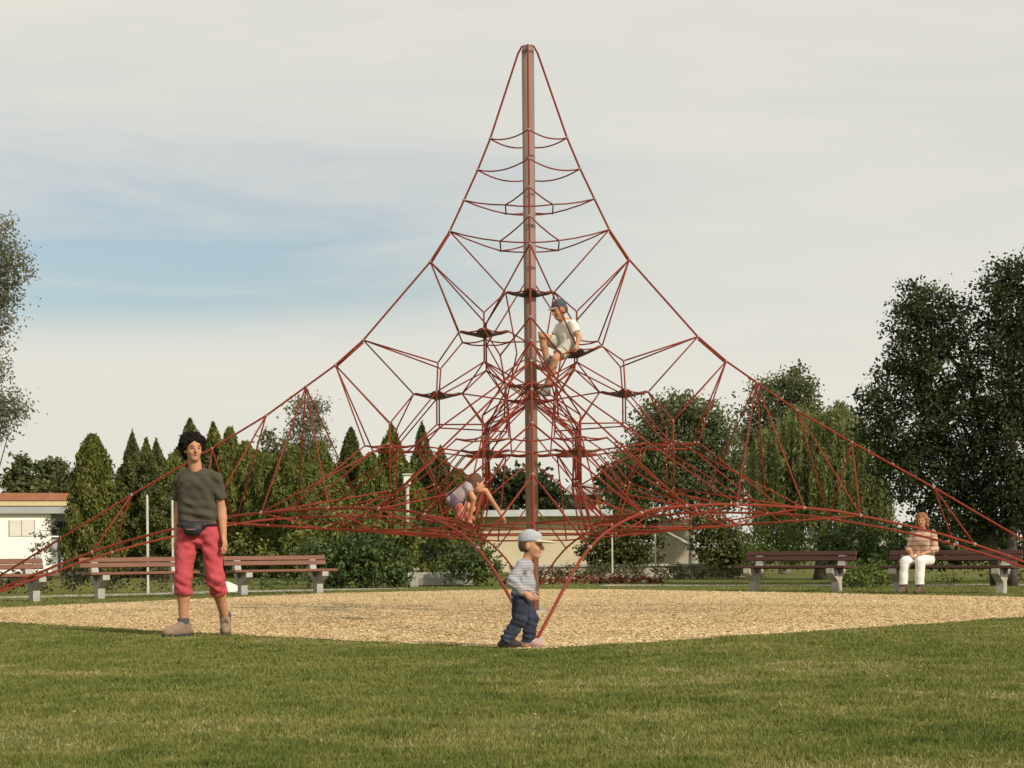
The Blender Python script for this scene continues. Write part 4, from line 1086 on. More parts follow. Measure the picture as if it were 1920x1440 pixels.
def face_bits(body, c, fwd, s, up=(0, 0, 1)):
    r, f, u = frame(fwd, up); R = np.stack([r, f, u], 1); P = lambda x, y, z: c + (r * x + f * y + u * z) * s
    h = .0035
    for q in (-1, 1):
        e = Field(P(q * .030, .078, .003) - .025 * s, P(q * .030, .078, .003) + .025 * s, h); e.ell(P(q * .030, .078, .003), np.array([.0135, .010, .0065]) * s, R, 0); eo = e.build('eye', M_EYE, body)
        e = Field(P(q * .030, .088, .003) - .02 * s, P(q * .030, .088, .003) + .02 * s, .0025); e.ell(P(q * .030, .0885, .003), np.array([.0075, .0035, .0075]) * s, R, 0); e.build('iris', M_IRIS, body)
    e = Field(P(0, .085, -.060) - .04 * s, P(0, .085, -.060) + .04 * s, .0035); e.ell(P(0, .083, -.060), np.array([.024, .010, .0075]) * s, R, 0); e.build('lips', M_LIP, body)
def hand(fd, w, d, nrm, s, curl=.5, thumb=1):
    """hand from wrist w along d; nrm = direction the palm faces; thumb=+-1 the side it leaves from"""
    d = np.array(d, float); d /= np.linalg.norm(d); nrm = np.array(nrm, float); nrm -= d * (nrm @ d); nrm /= np.linalg.norm(nrm)
    sd_ = np.cross(d, nrm) * thumb
    P = lambda a, b, c: w + (d * a + sd_ * b + nrm * c) * s
    R = np.stack([d, sd_, nrm], 1)
    fd.ell(P(.045, 0, 0), np.array([.052, .040, .018]) * s, R, .012)
    for i, (b, ln, r) in enumerate(((.029, .072, .0092), (.010, .080, .0096), (-.010, .075, .0092), (-.028, .060, .0082))):
        p0 = P(.078, b, 0); c1 = curl * (.6 + .12 * i); c2 = c1 + curl * .9
        p1 = p0 + (d * math.cos(c1) + nrm * math.sin(c1) + sd_ * b * 1.5) * ln * .5 * s
        p2 = p1 + (d * math.cos(c2) + nrm * math.sin(c2)) * ln * .5 * s
        fd.cap(p0, p1, r * s, r * .92 * s, .003); fd.cap(p1, p2, r * .92 * s, r * .75 * s, .003)
    t0 = P(.018, .030, .004); t1 = P(.050, .056, .016); t2 = P(.078, .058, .026)
    fd.cap(t0, t1, .0125 * s, .0105 * s, .006); fd.cap(t1, t2, .0105 * s, .008 * s, .003)
def foot_shoe(fd, an, toe, s, cuts=()):
    an = np.array(an, float); toe = np.array(toe, float); g = toe[2]
    f = toe - an; f[2] = 0; L_ = np.linalg.norm(f); f /= L_
    heel = an - f * .055 * s; heel[2] = g + .004
    ball = an + f * (L_ * .62); ball[2] = g + .0
    fd.cap(heel, ball, .040 * s, .046 * s, .015); fd.cap(ball, toe, .046 * s, .036 * s, .015)
    fd.cap(an, ball + V3(0, 0, .012 * s), .048 * s, .040 * s, .02)
    fd.cap(an + V3(0, 0, .03 * s), an - f * .02 * s + V3(0, 0, -.03 * s), .050 * s, .046 * s, .015)

# ------------------------------------------------------------------ man with curly hair, olive shirt, red cropped trousers
def build_man():
    d = 16.24; base = at(378, 1187, d); base[2] = 0
    root = empty('person', base); root.scale = (1.03,) * 3; tag(root, 'man with dark curly hair in olive T-shirt and red cropped trousers', 'person')
    h = .0085; fwd = (.42, -.9, 0); tor = (.18, -.98, 0)
    pel = V3(-.02, 0, .93); neck = V3(-.035, .005, 1.455); hc = V3(-.055, -.02, 1.625)
    shR, shL = V3(.142, -.04, 1.365), V3(-.182, .045, 1.362)          # image right / left
    elR, elL = V3(.180, .01, 1.10), V3(-.205, .125, 1.10); wrR, wrL = V3(.208, -.055, .87), V3(-.222, .075, .86)
    hpR, hpL = V3(.075, 0, .90), V3(-.115, 0, .90); knR, knL = V3(.130, -.03, .495), V3(-.142, -.075, .50)
    anR, anL = V3(.176, .20, .135), V3(-.150, -.03, .095); toR, toL = V3(.205, .02, .042), V3(-.275, -.165, .042)
    b = Field((-.38, -.30, -.02), (.36, .26, 1.80), h)
    head(b, hc, fwd, .97); b.cap(neck - V3(0, 0, .03), hc + V3(.0, .015, -.07), .058, .054, .02)
    for sgn, sh, el, wr in ((1, shR, elR, wrR), (-1, shL, elL, wrL)):
        b.cap(neck + V3(0, .01, -.06), sh, .036, .036, .02)
        b.cap(sh, el, .040, .041, .02); b.cap(el, el + (wr - el) * .35, .042, .041, .01); b.cap(el + (wr - el) * .3, wr, .041, .026, .01)
        hand(b, wr, (wr - el) + V3(.02 * sgn, -.02, 0), (-sgn * .9, .25, 0), 1.08, .42, thumb=sgn)
    b.cap(V3(-.02, 0, 1.30), V3(-.02, 0, 1.0), .085, .085, .02)
    for hp, kn, an in ((hpR, knR, anR), (hpL, knL, anL)):
        b.cap(hp, kn, .082, .056, .03); b.cap(kn, kn + (an - kn) * .4 + V3(0, .012, 0), .054, .055, .02); b.cap(kn + (an - kn) * .35 + V3(0, .01, 0), an, .054, .036, .02)
    body = b.build('body', M_SKIN, root); face_bits(body, hc, fwd, .97)
    r_, f_, u_ = frame(fwd)
    for q in (-1, 1):
        MB().tube([hc + r_ * q * .014 + f_ * .0895 + u_ * .022, hc + r_ * q * .032 + f_ * .0865 + u_ * .026, hc + r_ * q * .048 + f_ * .075 + u_ * .022], [.003, .004, .002], 6).build('eyebrow', M_IRIS, body)
    # T-shirt
    sh_ = Field((-.36, -.24, .88), (.34, .24, 1.52), h)
    hem = [(V3(0, 0, .955), (0.04, 0.05, -1))]
    for x0, x1 in ((-.105, -.105), (-.02, -.02), (.065, .060)):
        sh_.cap(V3(x0, 0, 1.33), V3(x1, 0, .90), .088, .092, .05, cuts=hem, flat=((0, 1, 0), 0.92))
    sh_.cap(V3(-.10, .0, 1.31), V3(.055, -.01, 1.31), .092, .092, .04)
    sh_.cap(neck + V3(0, .01, -.045), neck + V3(0, .01, .0), .075, .070, .05)
    for sgn, s0, el in ((1, shR, elR), (-1, shL, elL)):
        sh_.cap(neck + V3(sgn * .03, 0, -.045), s0 + V3(0, 0, -.004), .058, .054, .04)
        e = s0 + (el - s0) * .66; sh_.cap(s0, e + (el - s0) * .2, .056, .064, .02, cuts=[(e, (el - s0))])
    sh_.wrinkle(.004, 22, 1); sh_.wrinkle(.002, 55, 4)
    sh_.fold(V3(-.02, -.08, 1.03), (.15, 0, 1), .16, .009, 75, 1); sh_.fold(V3(.10, -.05, 1.27), (.8, 0, .6), .12, .008, 80, 2); sh_.fold(V3(-.15, -.03, 1.25), (-.8, 0, .6), .12, .008, 80, 0); sh_.fold(V3(.05, -.08, 1.14), (.6, 0, .8), .13, .006, 70, 3)
    sh_.cap(neck + V3(.004, -.030, .022), neck + V3(.0, -.05, .2), .062, .08, 0, sub=True)
    sh_.build('t_shirt', mat('olive_cotton', col(.068, .060, .042), col(.055, .049, .034), 30, .9, .25, 90), root)
    # trousers
    t = Field((-.30, -.22, .30), (.30, .22, 1.03), h)
    t.cap(V3(-.080, 0, .945), V3(.045, 0, .945), .103, .103, .03, cuts=[(V3(0, 0, .985), (0, 0, 1))])
    t.cap(V3(-.085, .02, .86), V3(.05, .02, .86), .100, .100, .04)
    for hp, kn, an in ((hpR, knR, anR), (hpL, knL, anL)):
        e = kn + (an - kn) * .33
        t.cap(hp, kn, .093, .074, .02); t.cap(kn, e + (an - kn) * .2, .074, .078, .03, cuts=[(e, an - kn)])
        t.cap(e - (an - kn) * .05, e - (an - kn) * .01, .080, .080, .006, cuts=[(e, an - kn)], flat=((0, 0, 1), 3.0))
    t.wrinkle(.004, 27, 5); t.wrinkle(.002, 61, 2)
    for kn in (knR, knL): t.fold(kn + V3(0, -.03, -.03), (.55, 0, 1), .10, .006, 80, kn[0] * 9); t.fold(kn + V3(0, 0, -.12), (-.5, 0, 1), .07, .005, 90, 2)
    t.fold(V3(-.02, -.08, .86), (.0, .2, 1), .12, .008, 85, 1); t.fold(V3(.09, -.05, .78), (.7, 0, .7), .12, .007, 80, 2); t.fold(V3(-.12, -.05, .78), (-.7, 0, .7), .12, .007, 80, 0)
    tro = t.build('trousers', mat('red_twill', col(.47, .070, .085), col(.39, .055, .068), 14, .85, .3, 60), root)
    # belt bag
    g = Field((-.20, -.22, .80), (.14, -.02, 1.02), .006)
    g.ell(V3(-.045, -.135, .925), (.085, .045, .060), None, .01); g.cap(V3(-.13, -.12, .965), V3(.05, -.12, .965), .030, .030, .02)
    bag = g.build('belt_bag', mat('black_nylon', col(.015, .015, .017), col(.026, .026, .028), 20, .6), root)
    MB().box((-.05, -.181, .925), (.085, .004, .008)).build('zip', M_FERR, bag)
    bl = []
    for a in np.linspace(0, 2 * math.pi, 28, endpoint=False): bl.append(V3(-.018 + math.cos(a) * .178, math.sin(a) * .128, .968))
    MB().tube(bl + [bl[0]], .012, 6).build('belt', bag.data.materials[0], bag)
    # hair: many small curls over a cap
    hr = Field(hc - .19, hc + V3(.19, .19, .22), .007)
    r, f, u = frame(fwd); R = np.stack([r, f, u], 1)
    hr.ell(hc + f * -.03 + u * .044, (.094, .100, .088), R, .01); hr.ell(hc + f * -.05 + u * -.015, (.100, .070, .092), R, .02)
    g_ = np.random.default_rng(5)
    for i in range(260):
        v = g_.normal(0, 1, 3); v /= np.linalg.norm(v)
        loc = v @ R
        if loc[1] > .30 and loc[2] < .20 and abs(loc[0]) < .66: continue
        if loc[1] > .62 and loc[2] < .20: continue
        if loc[2] < -.55: continue
        p = hc + f * -.03 + u * .045 + (r * loc[0] * .104 + f * loc[1] * .103 + u * loc[2] * .096)
        hr.ell(p, np.array([.016, .016, .016]) * g_.uniform(.6, 1.5), None, .006)
    hr.build('hair', mat('dark_curly_hair', col(.010, .007, .006), col(.024, .017, .013), 60, .85, .8, 220, spec=.08), root)
    # boots
    M_BOOT = mat('tan_suede', col(.27, .19, .135), col(.20, .14, .10), 25, .9, .3, 90); M_SOLE = mat('dark_sole', col(.035, .033, .03), col(.05, .047, .043), 20, .85)
    for an, to in ((anR, toR), (anL, toL)):
        fd = Field(np.minimum(an, to) - .12, np.maximum(an, to) + .12, .0065); foot_shoe(fd, an, to, 1.0)
        bo = fd.build('boot', M_BOOT, root)
        fd = Field(np.minimum(an, to) - .12, np.maximum(an, to) + .12, .0065)
        a2 = an.copy(); a2[2] = .02; ff = to - an; ff[2] = 0; fl = np.linalg.norm(ff); ff /= fl
        cut = [(V3(0, 0, .024), (0, 0, 1)), (V3(0, 0, .001), (0, 0, -1))]
        fd.cap(a2 - ff * .06, a2 + ff * fl, .046, .046, .0, cuts=cut); fd.build('sole', M_SOLE, bo)
        for q in range(4):
            c_ = an + ff * (.045 + .022 * q) + V3(0, 0, .012 - .013 * q); sd2 = np.cross(ff, V3(0, 0, 1))
            MB().tube([c_ - sd2 * .026 + V3(0, 0, -.004), c_ + V3(0, 0, .012), c_ + sd2 * .026 + V3(0, 0, -.004)], .004, 5).build('lace', M_SOLE, bo)
        fd = Field(an - .09, an + .12, .0065); fd.cap(an + V3(0, 0, .015), an + V3(0, 0, .06), .052, .050, 0, cuts=[(an + V3(0, 0, .065), (0, 0, 1))]); fd.build('sock', mat('grey_sock', col(.06, .06, .06), col(.09, .09, .09), 30, .95), bo)
build_man()

# ------------------------------------------------------------------ toddler with cap, walking to the right
def stripe_mat():
    m, nt, b = new_mat('striped_jersey'); N_ = nt.nodes; L_ = nt.links
    t = N_.new('ShaderNodeTexCoord'); w_ = N_.new('ShaderNodeTexWave'); w_.bands_direction = 'Z'; w_.inputs['Scale'].default_value = 15; w_.inputs['Distortion'].default_value = .8; w_.inputs['Detail'].default_value = 1
    L_.new(t.outputs['Object'], w_.inputs['Vector']); r = N_.new('ShaderNodeValToRGB'); e = r.color_ramp.elements
    e[0].position = .30; e[0].color = col(.25, .255, .285); e[1].position = .65; e[1].color = col(.36, .365, .38)
    L_.new(w_.outputs['Fac'], r.inputs[0]); L_.new(r.outputs[0], b.inputs['Base Color']); b.inputs['Roughness'].default_value = .9
    return m
def build_toddler():
    d = 13.75; base = at(975, 1200, d); base[2] = 0
    root = empty('person', base); tag(root, 'small child in pale cap, grey striped top and jeans walking beside the rope anchor', 'person')
    h = .0065; fwd = (.93, -.30, -.06); s = .90
    hc = V3(.090, 0, .782); neck = V3(.055, 0, .675); pel = V3(.015, 0, .385)
    shN, shF = V3(.022, -.085, .625), V3(.045, .085, .630)            # near (camera side) and far shoulder
    elN, elF = V3(-.055, -.135, .505), V3(.02, .125, .50); wrN, wrF = V3(.045, -.140, .415), V3(.09, .115, .42)
    hpN, hpF = V3(.005, -.055, .36), V3(.02, .055, .36); knN, knF = V3(-.005, -.06, .215), V3(.085, .05, .215)
    anN, anF = V3(-.105, -.065, .060), V3(.062, .05, .050); toN, toF = V3(-.015, -.085, .030), V3(.165, .035, .030)
    b = Field((-.24, -.24, -.02), (.30, .24, .96), h)
    head(b, hc, fwd, s); b.cap(neck - V3(0, 0, .02), hc + V3(-.01, 0, -.06), .036, .038, .015)
    b.cap(V3(.035, 0, .60), pel, .06, .06, .02)
    for sgn, sh, el, wr in ((-1, shN, elN, wrN), (1, shF, elF, wrF)):
        b.cap(sh, el, .034, .029, .012); b.cap(el, wr, .030, .020, .01); hand(b, wr, (wr - el), (0, -sgn, .1), .60, .55, thumb=1 if sgn < 0 else -1)
    for hp, kn, an in ((hpN, knN, anN), (hpF, knF, anF)):
        b.cap(hp, kn, .05, .04, .02); b.cap(kn, an, .04, .027, .015)
    body = b.build('body', M_SKIN2, root); face_bits(body, hc, fwd, s)
    sh_ = Field((-.22, -.24, .32), (.22, .22, .72), h)
    cut = [(V3(0, 0, .372), (-.05, 0, -1))]
    sh_.cap(V3(.035, -.03, .60), V3(.012, -.035, .37), .068, .080, .03, cuts=cut); sh_.cap(V3(.04, .03, .60), V3(.02, .035, .37), .068, .080, .03, cuts=cut)
    sh_.ell(V3(.040, 0, .47), (.082, .095, .12), None, .03, cuts=cut)
    for sh, el, wr in ((shN, elN, wrN), (shF, elF, wrF)):
        e = el + (wr - el) * .88
        sh_.cap(neck + V3(0, 0, -.04), sh, .045, .046, .02); sh_.cap(sh, el, .048, .041, .018); sh_.cap(el, e + (wr - el) * .15, .041, .033, .018, cuts=[(e, wr - el)])
    sh_.wrinkle(.003, 34, 2); sh_.fold(elN, (.5, 0, 1), .07, .007, 120, 1); sh_.fold(V3(.03, -.09, .42), (.3, 0, 1), .09, .006, 110, 0); sh_.fold(V3(.04, -.08, .56), (.8, 0, .5), .07, .005, 110, 2); sh_.build('jersey', stripe_mat(), root)
    t = Field((-.22, -.20, .02), (.25, .20, .46), h); m_j = mat('denim', col(.012, .016, .036), col(.045, .055, .085), 14, .9, .3, 70)
    t.cap(pel + V3(0, -.03, .02), pel + V3(0, .03, .02), .078, .078, .02, cuts=[(V3(0, 0, .43), (0, 0, 1))])
    for hp, kn, an in ((hpN, knN, anN), (hpF, knF, anF)):
        t.cap(hp, kn, .068, .055, .02); t.cap(kn, an + V3(0, 0, .0), .055, .050, .02, cuts=[(an + V3(0, 0, -.005), (an - kn))])
    t.wrinkle(.004, 30, 4)
    for kn, an in ((knN, anN), (knF, anF)): t.fold(kn, (.3, 0, 1), .07, .008, 120, 1); t.fold(an + V3(0, 0, .04), (.1, 0, 1), .06, .009, 140, 0)
    t.build('jeans', m_j, root)
    for nm, an, to, c1 in (('shoe', anN, toN, col(.035, .030, .028)), ('shoe', anF, toF, col(.55, .38, .36))):
        fd = Field(np.minimum(an, to) - .09, np.maximum(an, to) + .09, .005); foot_shoe(fd, an, to, .70)
        fd.build(nm, mat('shoe_leather', c1, tuple(x * .6 for x in c1[:3]) + (1,), 25, .7), root)
    # cap with brim
    r, f, u = frame(fwd); R = np.stack([r, f, u], 1)
    c = Field(hc - .17, hc + V3(.26, .17, .17), .0055)
    c.ell(hc + f * .030 + u * .062, (.058, .052, .044), R, .0, cuts=[(hc + u * .028, -u + f * .12)])
    c.ell(hc + f * -.012 + u * .030, np.array([.076, .094, .090]) * 1.02 * .98, R, .0, cuts=[(hc + u * .028, -u + f * .12)])
    cap_ = c.build('cap', mat('pale_cap', col(.40, .42, .45), col(.33, .35, .38), 25, .9), root)
    c = Field(hc - .17, hc + V3(.26, .17, .17), .005)
    c.ell(hc + f * .100 + u * .030, (.064, .105, .012), R, 0); c.build('brim', mat('cream_brim', col(.60, .54, .42), col(.54, .48, .37), 25, .9), cap_)
    hr = Field(hc - .15, hc + .15, .006); hr.ell(hc + f * -.028 + u * .0, np.array([.078, .076, .085]) * .93, R, 0, cuts=[(hc + u * -.055, -u), (hc + f * .008, f)]); hr.build('hair', mat('brown_hair', col(.10, .055, .032), col(.14, .08, .045), 50, .6, .6, 200), root)
build_toddler()

# ------------------------------------------------------------------ boy sitting high in the net
def build_boy():
    seat = L2[1, -1].c + V3(-.09, -.03, -.03)
    root = empty('person', seat); tag(root, 'boy in blue-grey cap and white shirt sitting high up in the net', 'person')
    h = .0075; fwd = (-.82, -.52, -.30)
    hc = V3(-.115, -.08, .495); neck = V3(-.06, -.03, .375); pel = V3(0, 0, .085)
    shN, shF = V3(.03, -.14, .32), V3(-.10, .09, .32)
    elN, elF = V3(.10, -.19, .17), V3(-.20, .08, .17); wrN, wrF = V3(.10, -.27, .03), V3(-.28, -.02, .20)
    hpN, hpF = V3(-.02, -.07, .075), V3(-.04, .075, .085)
    knN, knF = V3(-.17, -.20, -.07), V3(-.31, .02, .215)
    anN, anF = V3(-.21, -.17, -.38), V3(-.255, .05, -.10); toN, toF = V3(-.26, -.27, -.43), V3(-.36, -.0, -.145)
    s = .92; wrN = grip(seat, elN, wrN, s)
    anN, toN = stand(seat, anN, toN)
    b = Field((-.52, -.46, -.62), (.34, .34, .70), h)
    head(b, hc, fwd, s); b.cap(neck - V3(0, 0, .02), hc + V3(.01, .01, -.06), .040, .042, .015); b.cap(V3(-.02, 0, .33), pel, .085, .085, .02)
    for sgn, sh, el, wr in ((1, shN, elN, wrN), (-1, shF, elF, wrF)):
        b.cap(sh, el, .035, .030, .012); b.cap(el, wr, .031, .021, .01); hand(b, wr, wr - el, (-.5, .5, .2), .78, 1.0, thumb=sgn)
    for hp, kn, an in ((hpN, knN, anN), (hpF, knF, anF)):
        b.cap(hp, kn, .062, .046, .02); b.cap(kn, kn + (an - kn) * .4, .045, .045, .01); b.cap(kn + (an - kn) * .35, an, .044, .030, .012)
    body = b.build('body', M_SKIN, root); face_bits(body, hc, fwd, s)
    t = Field((-.30, -.30, -.05), (.25, .25, .46), h); cut = [(V3(0, 0, .06), (0, 0, -1))]
    t.cap(V3(-.02, -.035, .31), V3(0, -.04, .07), .085, .098, .03, cuts=cut); t.cap(V3(-.05, .035, .31), V3(-.01, .04, .07), .085, .098, .03, cuts=cut)
    for sh, el in ((shN, elN), (shF, elF)):
        e = sh + (el - sh) * .62; t.cap(neck + V3(0, 0, -.05), sh, .048, .05, .02); t.cap(sh, e + (el - sh) * .2, .052, .052, .015, cuts=[(e, el - sh)])
    t.wrinkle(.004, 30, 3); t.build('t_shirt', mat('white_cotton', col(.72, .70, .63), col(.66, .64, .58), 20, .9), root)
    t = Field((-.30, -.30, -.10), (.22, .22, .22), h)
    t.cap(pel + V3(0, -.04, 0), pel + V3(0, .04, 0), .10, .10, .02)
    for hp, kn in ((hpN, knN), (hpF, knF)):
        e = hp + (kn - hp) * .72; t.cap(hp, e + (kn - hp) * .2, .082, .078, .02, cuts=[(e, kn - hp)])
    t.wrinkle(.004, 28, 6); t.build('shorts', mat('stone_shorts', col(.48, .45, .36), col(.40, .37, .30), 14, .9), root)
    for an, to in ((anN, toN), (anF, toF)):
        fd = Field(np.minimum(an, to) - .10, np.maximum(an, to) + .10, .006); foot_shoe(fd, an, to, .80); so = fd.build('shoe', mat('grey_shoe', col(.20, .20, .19), col(.13, .13, .12), 20, .8), root)
        fd = Field(an - .12, an + .12, .006); fd.cap(an + V3(0, 0, .01), an + V3(.01, 0, .075), .036, .037, 0); fd.build('sock', mat('pale_sock', col(.42, .43, .40), col(.36, .37, .34), 30, .95), so)
    r, f, u = frame(fwd); R = np.stack([r, f, u], 1)
    c = Field(hc - .18, hc + .18, .006); c.ell(hc + f * -.012 + u * .034, np.array([.074, .094, .094]) * .965, R, 0, cuts=[(hc + u * .032, -u)])
    cp = c.build('cap', mat('blue_grey_cap', col(.055, .085, .11), col(.04, .065, .085), 20, .9), root)
    c = Field(hc - .18, hc + .18, .005); c.ell(hc + f * .085 + u * .036, (.060, .062, .010), R, 0); c.build('brim', mat('pale_brim', col(.36, .33, .28), col(.30, .28, .24), 20, .9), cp)
    hr = Field(hc - .15, hc + .15, .006); hr.ell(hc + f * -.03 + u * .0, np.array([.078, .072, .08]), R, 0, cuts=[(hc + u * -.05, -u)]); hr.build('hair', mat('short_brown_hair', col(.06, .035, .022), col(.09, .055, .032), 50, .6), root)
build_boy()

# ------------------------------------------------------------------ child scrambling in the lower net
def build_climber():
    d = 18.6; p = at(862, 930, d)
    root = empty('person', p); root.scale = (.92,) * 3; tag(root, 'child in lavender checked shirt scrambling over the low ropes', 'person')
    h = .0075; fwd = (.85, .35, -.15)
    hc = V3(.185, .0, .145); neck = V3(.115, .0, .10); pel = V3(-.065, 0, -.03)
    shN, shF = V3(.085, -.09, .10), V3(.105, .095, .11)
    elN, elF = V3(.16, -.14, -.03), V3(.29, .12, .06); wrN, wrF = V3(.23, -.06, -.12), V3(.43, .10, .0)
    hpN, hpF = V3(-.07, -.06, -.05), V3(-.055, .06, -.04); knN, knF = V3(.03, -.13, -.17), V3(.13, .08, -.14)
    anN, anF = V3(-.12, -.10, -.215), V3(.06, .09, -.33); toN, toF = V3(-.13, -.13, -.30), V3(.15, .06, -.37)
    s = .86; wrN = grip(p, elN, wrN, s); wrF = grip(p, elF, wrF, s); anN, toN = stand(p, anN, toN); anF, toF = stand(p, anF, toF)
    b = Field((-.42, -.42, -.68), (.70, .42, .40), h)
    head(b, hc, fwd, s); b.cap(neck, hc + V3(-.02, 0, -.04), .037, .040, .015); b.cap(V3(.07, 0, .07), pel, .080, .078, .02)
    for sgn, sh, el, wr in ((1, shN, elN, wrN), (-1, shF, elF, wrF)):
        b.cap(sh, el, .032, .028, .012); b.cap(el, wr, .028, .019, .01); hand(b, wr, wr - el, (0, 0, -1), .68, .9, thumb=-sgn)
    for hp, kn, an in ((hpN, knN, anN), (hpF, knF, anF)):
        b.cap(hp, kn, .056, .042, .02); b.cap(kn, an, .041, .027, .012)
    body = b.build('body', M_SKIN2, root); face_bits(body, hc, fwd, s)
    m, nt, bb = new_mat('lavender_check'); N_ = nt.nodes; L_ = nt.links
    tc_ = N_.new('ShaderNodeTexCoord'); ck = N_.new('ShaderNodeTexChecker'); ck.inputs['Scale'].default_value = 45; ck.inputs[1].default_value = col(.30, .24, .27); ck.inputs[2].default_value = col(.38, .33, .34)
    L_.new(tc_.outputs['Object'], ck.inputs[0]); L_.new(ck.outputs[0], bb.inputs['Base Color']); bb.inputs['Roughness'].default_value = .9
    t = Field((-.24, -.24, -.18), (.34, .26, .22), h); cut = [(V3(-.12, 0, -.075), (-.75, 0, -.66))]
    t.cap(V3(.075, -.035, .075), V3(-.08, -.04, -.045), .082, .092, .02, cuts=cut); t.cap(V3(.08, .035, .08), V3(-.075, .04, -.04), .082, .092, .02, cuts=cut)
    for sh, el in ((shN, elN), (shF, elF)):
        e = sh + (el - sh) * .5; t.cap(neck - V3(.03, 0, .02), sh, .046, .048, .02); t.cap(sh, e + (el - sh) * .2, .046, .046, .015, cuts=[(e, el - sh)])
    t.wrinkle(.004, 30, 7); t.build('shirt', m, root)
    t = Field((-.24, -.26, -.30), (.22, .22, .08), h)
    t.cap(pel + V3(0, -.035, 0), pel + V3(0, .035, 0), .093, .093, .02)
    for hp, kn in ((hpN, knN), (hpF, knF)):
        e = hp + (kn - hp) * .55; t.cap(hp, e + (kn - hp) * .2, .074, .070, .02, cuts=[(e, kn - hp)])
    t.build('shorts', mat('purple_shorts', col(.15, .10, .14), col(.11, .075, .10), 14, .9), root)
    for an, to in ((anN, toN), (anF, toF)):
        fd = Field(np.minimum(an, to) - .10, np.maximum(an, to) + .10, .006); foot_shoe(fd, an, to, .72); fd.build('shoe', mat('red_shoe', col(.40, .10, .08), col(.30, .07, .06), 20, .8), root)
    r, f, u = frame(fwd); R = np.stack([r, f, u], 1)
    hr = Field(hc - .16, hc + .16, .006); hr.ell(hc + f * -.022 + u * .022, np.array([.082, .096, .096]) * .92, R, 0, cuts=[(hc + f * .045 + u * .02, f - u * .9)]); hr.ell(hc + f * -.05 - u * .03, (.062, .05, .07), R, .01); hr.wrinkle(.002, 90, 1)
    hr.build('hair', mat('chestnut_hair', col(.085, .042, .024), col(.13, .07, .04), 60, .6, .5, 200), root)
build_climber()

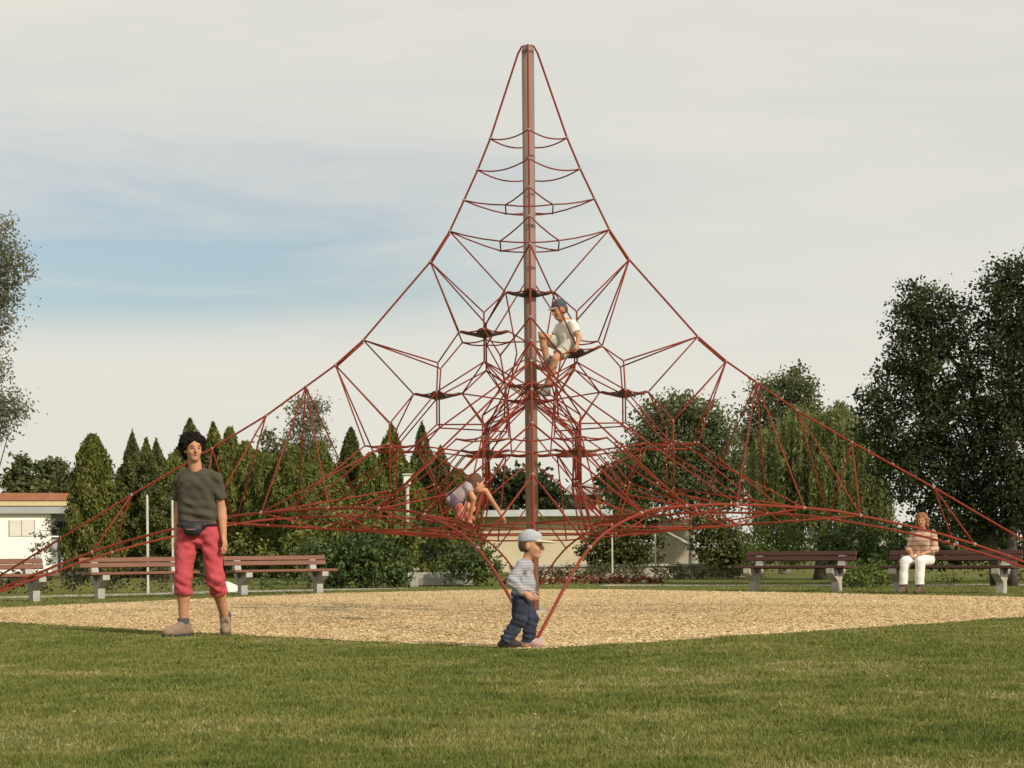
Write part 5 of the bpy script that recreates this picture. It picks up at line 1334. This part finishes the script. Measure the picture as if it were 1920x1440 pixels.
# ------------------------------------------------------------------ woman on the bench
def build_woman():
    rz = math.radians(-35); p = BW.location; Rm = np.array(Matrix.Rotation(rz, 3, 'Z'))
    off = Rm @ V3(-.42, -.02, 0)
    base = V3(p.x + off[0], p.y + off[1], 0)
    root = empty('person', base, rz); tag(root, 'woman with auburn hair, tan striped blouse and white trousers sitting on bench', 'person')
    h = .0085; fwd = (.15, -.98, -.12)
    seat_z = .437
    pel = V3(0, .02, seat_z + .10); neck = V3(0, -.01, 1.00); hc = V3(.0, -.045, 1.155)
    shN, shF = V3(-.165, -.01, .93), V3(.165, -.01, .93)
    elN, elF = V3(-.215, -.06, .69), V3(.215, -.05, .69); wrN, wrF = V3(-.10, -.24, .615), V3(.08, -.25, .615)
    hpN, hpF = V3(-.095, -.02, seat_z + .085), V3(.095, -.02, seat_z + .085)
    knN, knF = V3(-.13, -.43, .505), V3(.12, -.43, .505); anN, anF = V3(-.14, -.47, .10), V3(.11, -.44, .10); toN, toF = V3(-.16, -.63, .036), V3(.11, -.60, .036)
    b = Field((-.34, -.74, -.02), (.34, .24, 1.34), h); s = .96
    head(b, hc, fwd, s); b.cap(neck - V3(0, 0, .03), hc + V3(0, .015, -.07), .050, .048, .02); b.cap(V3(0, 0, .88), pel, .10, .12, .03)
    for sgn, sh, el, wr in ((-1, shN, elN, wrN), (1, shF, elF, wrF)):
        b.cap(sh, el, .044, .037, .015); b.cap(el, wr, .037, .023, .01); hand(b, wr, (wr - el) + V3(0, 0, .02), (0, 0, -1), .95, .45, thumb=sgn)
    for hp, kn, an in ((hpN, knN, anN), (hpF, knF, anF)):
        b.cap(hp, kn, .078, .058, .02); b.cap(kn, an, .055, .034, .015)
    body = b.build('body', M_SKIN, root); face_bits(body, hc, fwd, s)
    m, nt, bb = new_mat('tan_striped_blouse'); N_ = nt.nodes; L_ = nt.links
    tc_ = N_.new('ShaderNodeTexCoord'); w_ = N_.new('ShaderNodeTexWave'); w_.bands_direction = 'Z'; w_.inputs['Scale'].default_value = 4.2; w_.inputs['Distortion'].default_value = 1.2
    rr_ = N_.new('ShaderNodeValToRGB'); e = rr_.color_ramp.elements; e[0].position = .06; e[0].color = col(.24, .13, .09); e[1].position = .18; e[1].color = col(.52, .35, .26)
    L_.new(tc_.outputs['Object'], w_.inputs['Vector']); L_.new(w_.outputs['Fac'], rr_.inputs[0]); L_.new(rr_.outputs[0], bb.inputs['Base Color']); bb.inputs['Roughness'].default_value = .9
    t = Field((-.34, -.34, .48), (.34, .24, 1.06), h); cut = [(V3(0, 0, .53), (0, 0, -1))]
    t.cap(V3(-.07, 0, .90), V3(-.06, .01, .52), .100, .118, .03, cuts=cut); t.cap(V3(.07, 0, .90), V3(.06, .01, .52), .100, .118, .03, cuts=cut)
    t.ell(V3(0, -.06, .83), (.13, .09, .10), None, .03)
    for sh, el, wr in ((shN, elN, wrN), (shF, elF, wrF)):
        e_ = el + (wr - el) * .35; t.cap(neck + V3(0, 0, -.07), sh, .056, .058, .02); t.cap(sh, el, .060, .054, .015); t.cap(el, e_ + (wr - el) * .2, .054, .048, .015, cuts=[(e_, wr - el)])
    t.wrinkle(.004, 28, 8); t.build('blouse', m, root)
    t = Field((-.30, -.62, .06), (.30, .22, .66), h)
    t.cap(pel + V3(-.05, 0, 0), pel + V3(.05, 0, 0), .118, .118, .03)
    for hp, kn, an in ((hpN, knN, anN), (hpF, knF, anF)):
        e_ = an + V3(0, 0, .04); t.cap(hp, kn, .094, .076, .02); t.cap(kn, e_ + V3(0, 0, -.03), .076, .070, .02, cuts=[(e_, V3(0, 0, -1))])
    t.wrinkle(.004, 24, 9); t.build('trousers', mat('white_trousers', col(.78, .76, .72), col(.72, .70, .66), 14, .9), root)
    for an, to in ((anN, toN), (anF, toF)):
        fd = Field(np.minimum(an, to) - .12, np.maximum(an, to) + .12, .0065); foot_shoe(fd, an, to, .88); fd.build('shoe', mat('brown_shoe', col(.12, .085, .06), col(.09, .06, .045), 20, .8), root)
    r, f, u = frame(fwd); R = np.stack([r, f, u], 1)
    hr = Field(hc - .20, hc + .20, .007); hr.ell(hc + f * -.02 + u * .028, (.088, .100, .098), R, 0, cuts=[(hc + f * .055 + u * .02, f - u * .75)]); hr.ell(hc + f * -.055 - u * .05, (.085, .060, .085), R, .02)
    for q in (-1, 1): hr.cap(hc + r * q * .078 + f * .005 + u * .03, hc + r * q * .080 + f * .0 - u * .085, .026, .030, .02)
    hr.wrinkle(.005, 70, 1)
    hr.build('hair', mat('auburn_hair', col(.22, .085, .035), col(.30, .13, .055), 60, .6, .5, 200), root)
build_woman()
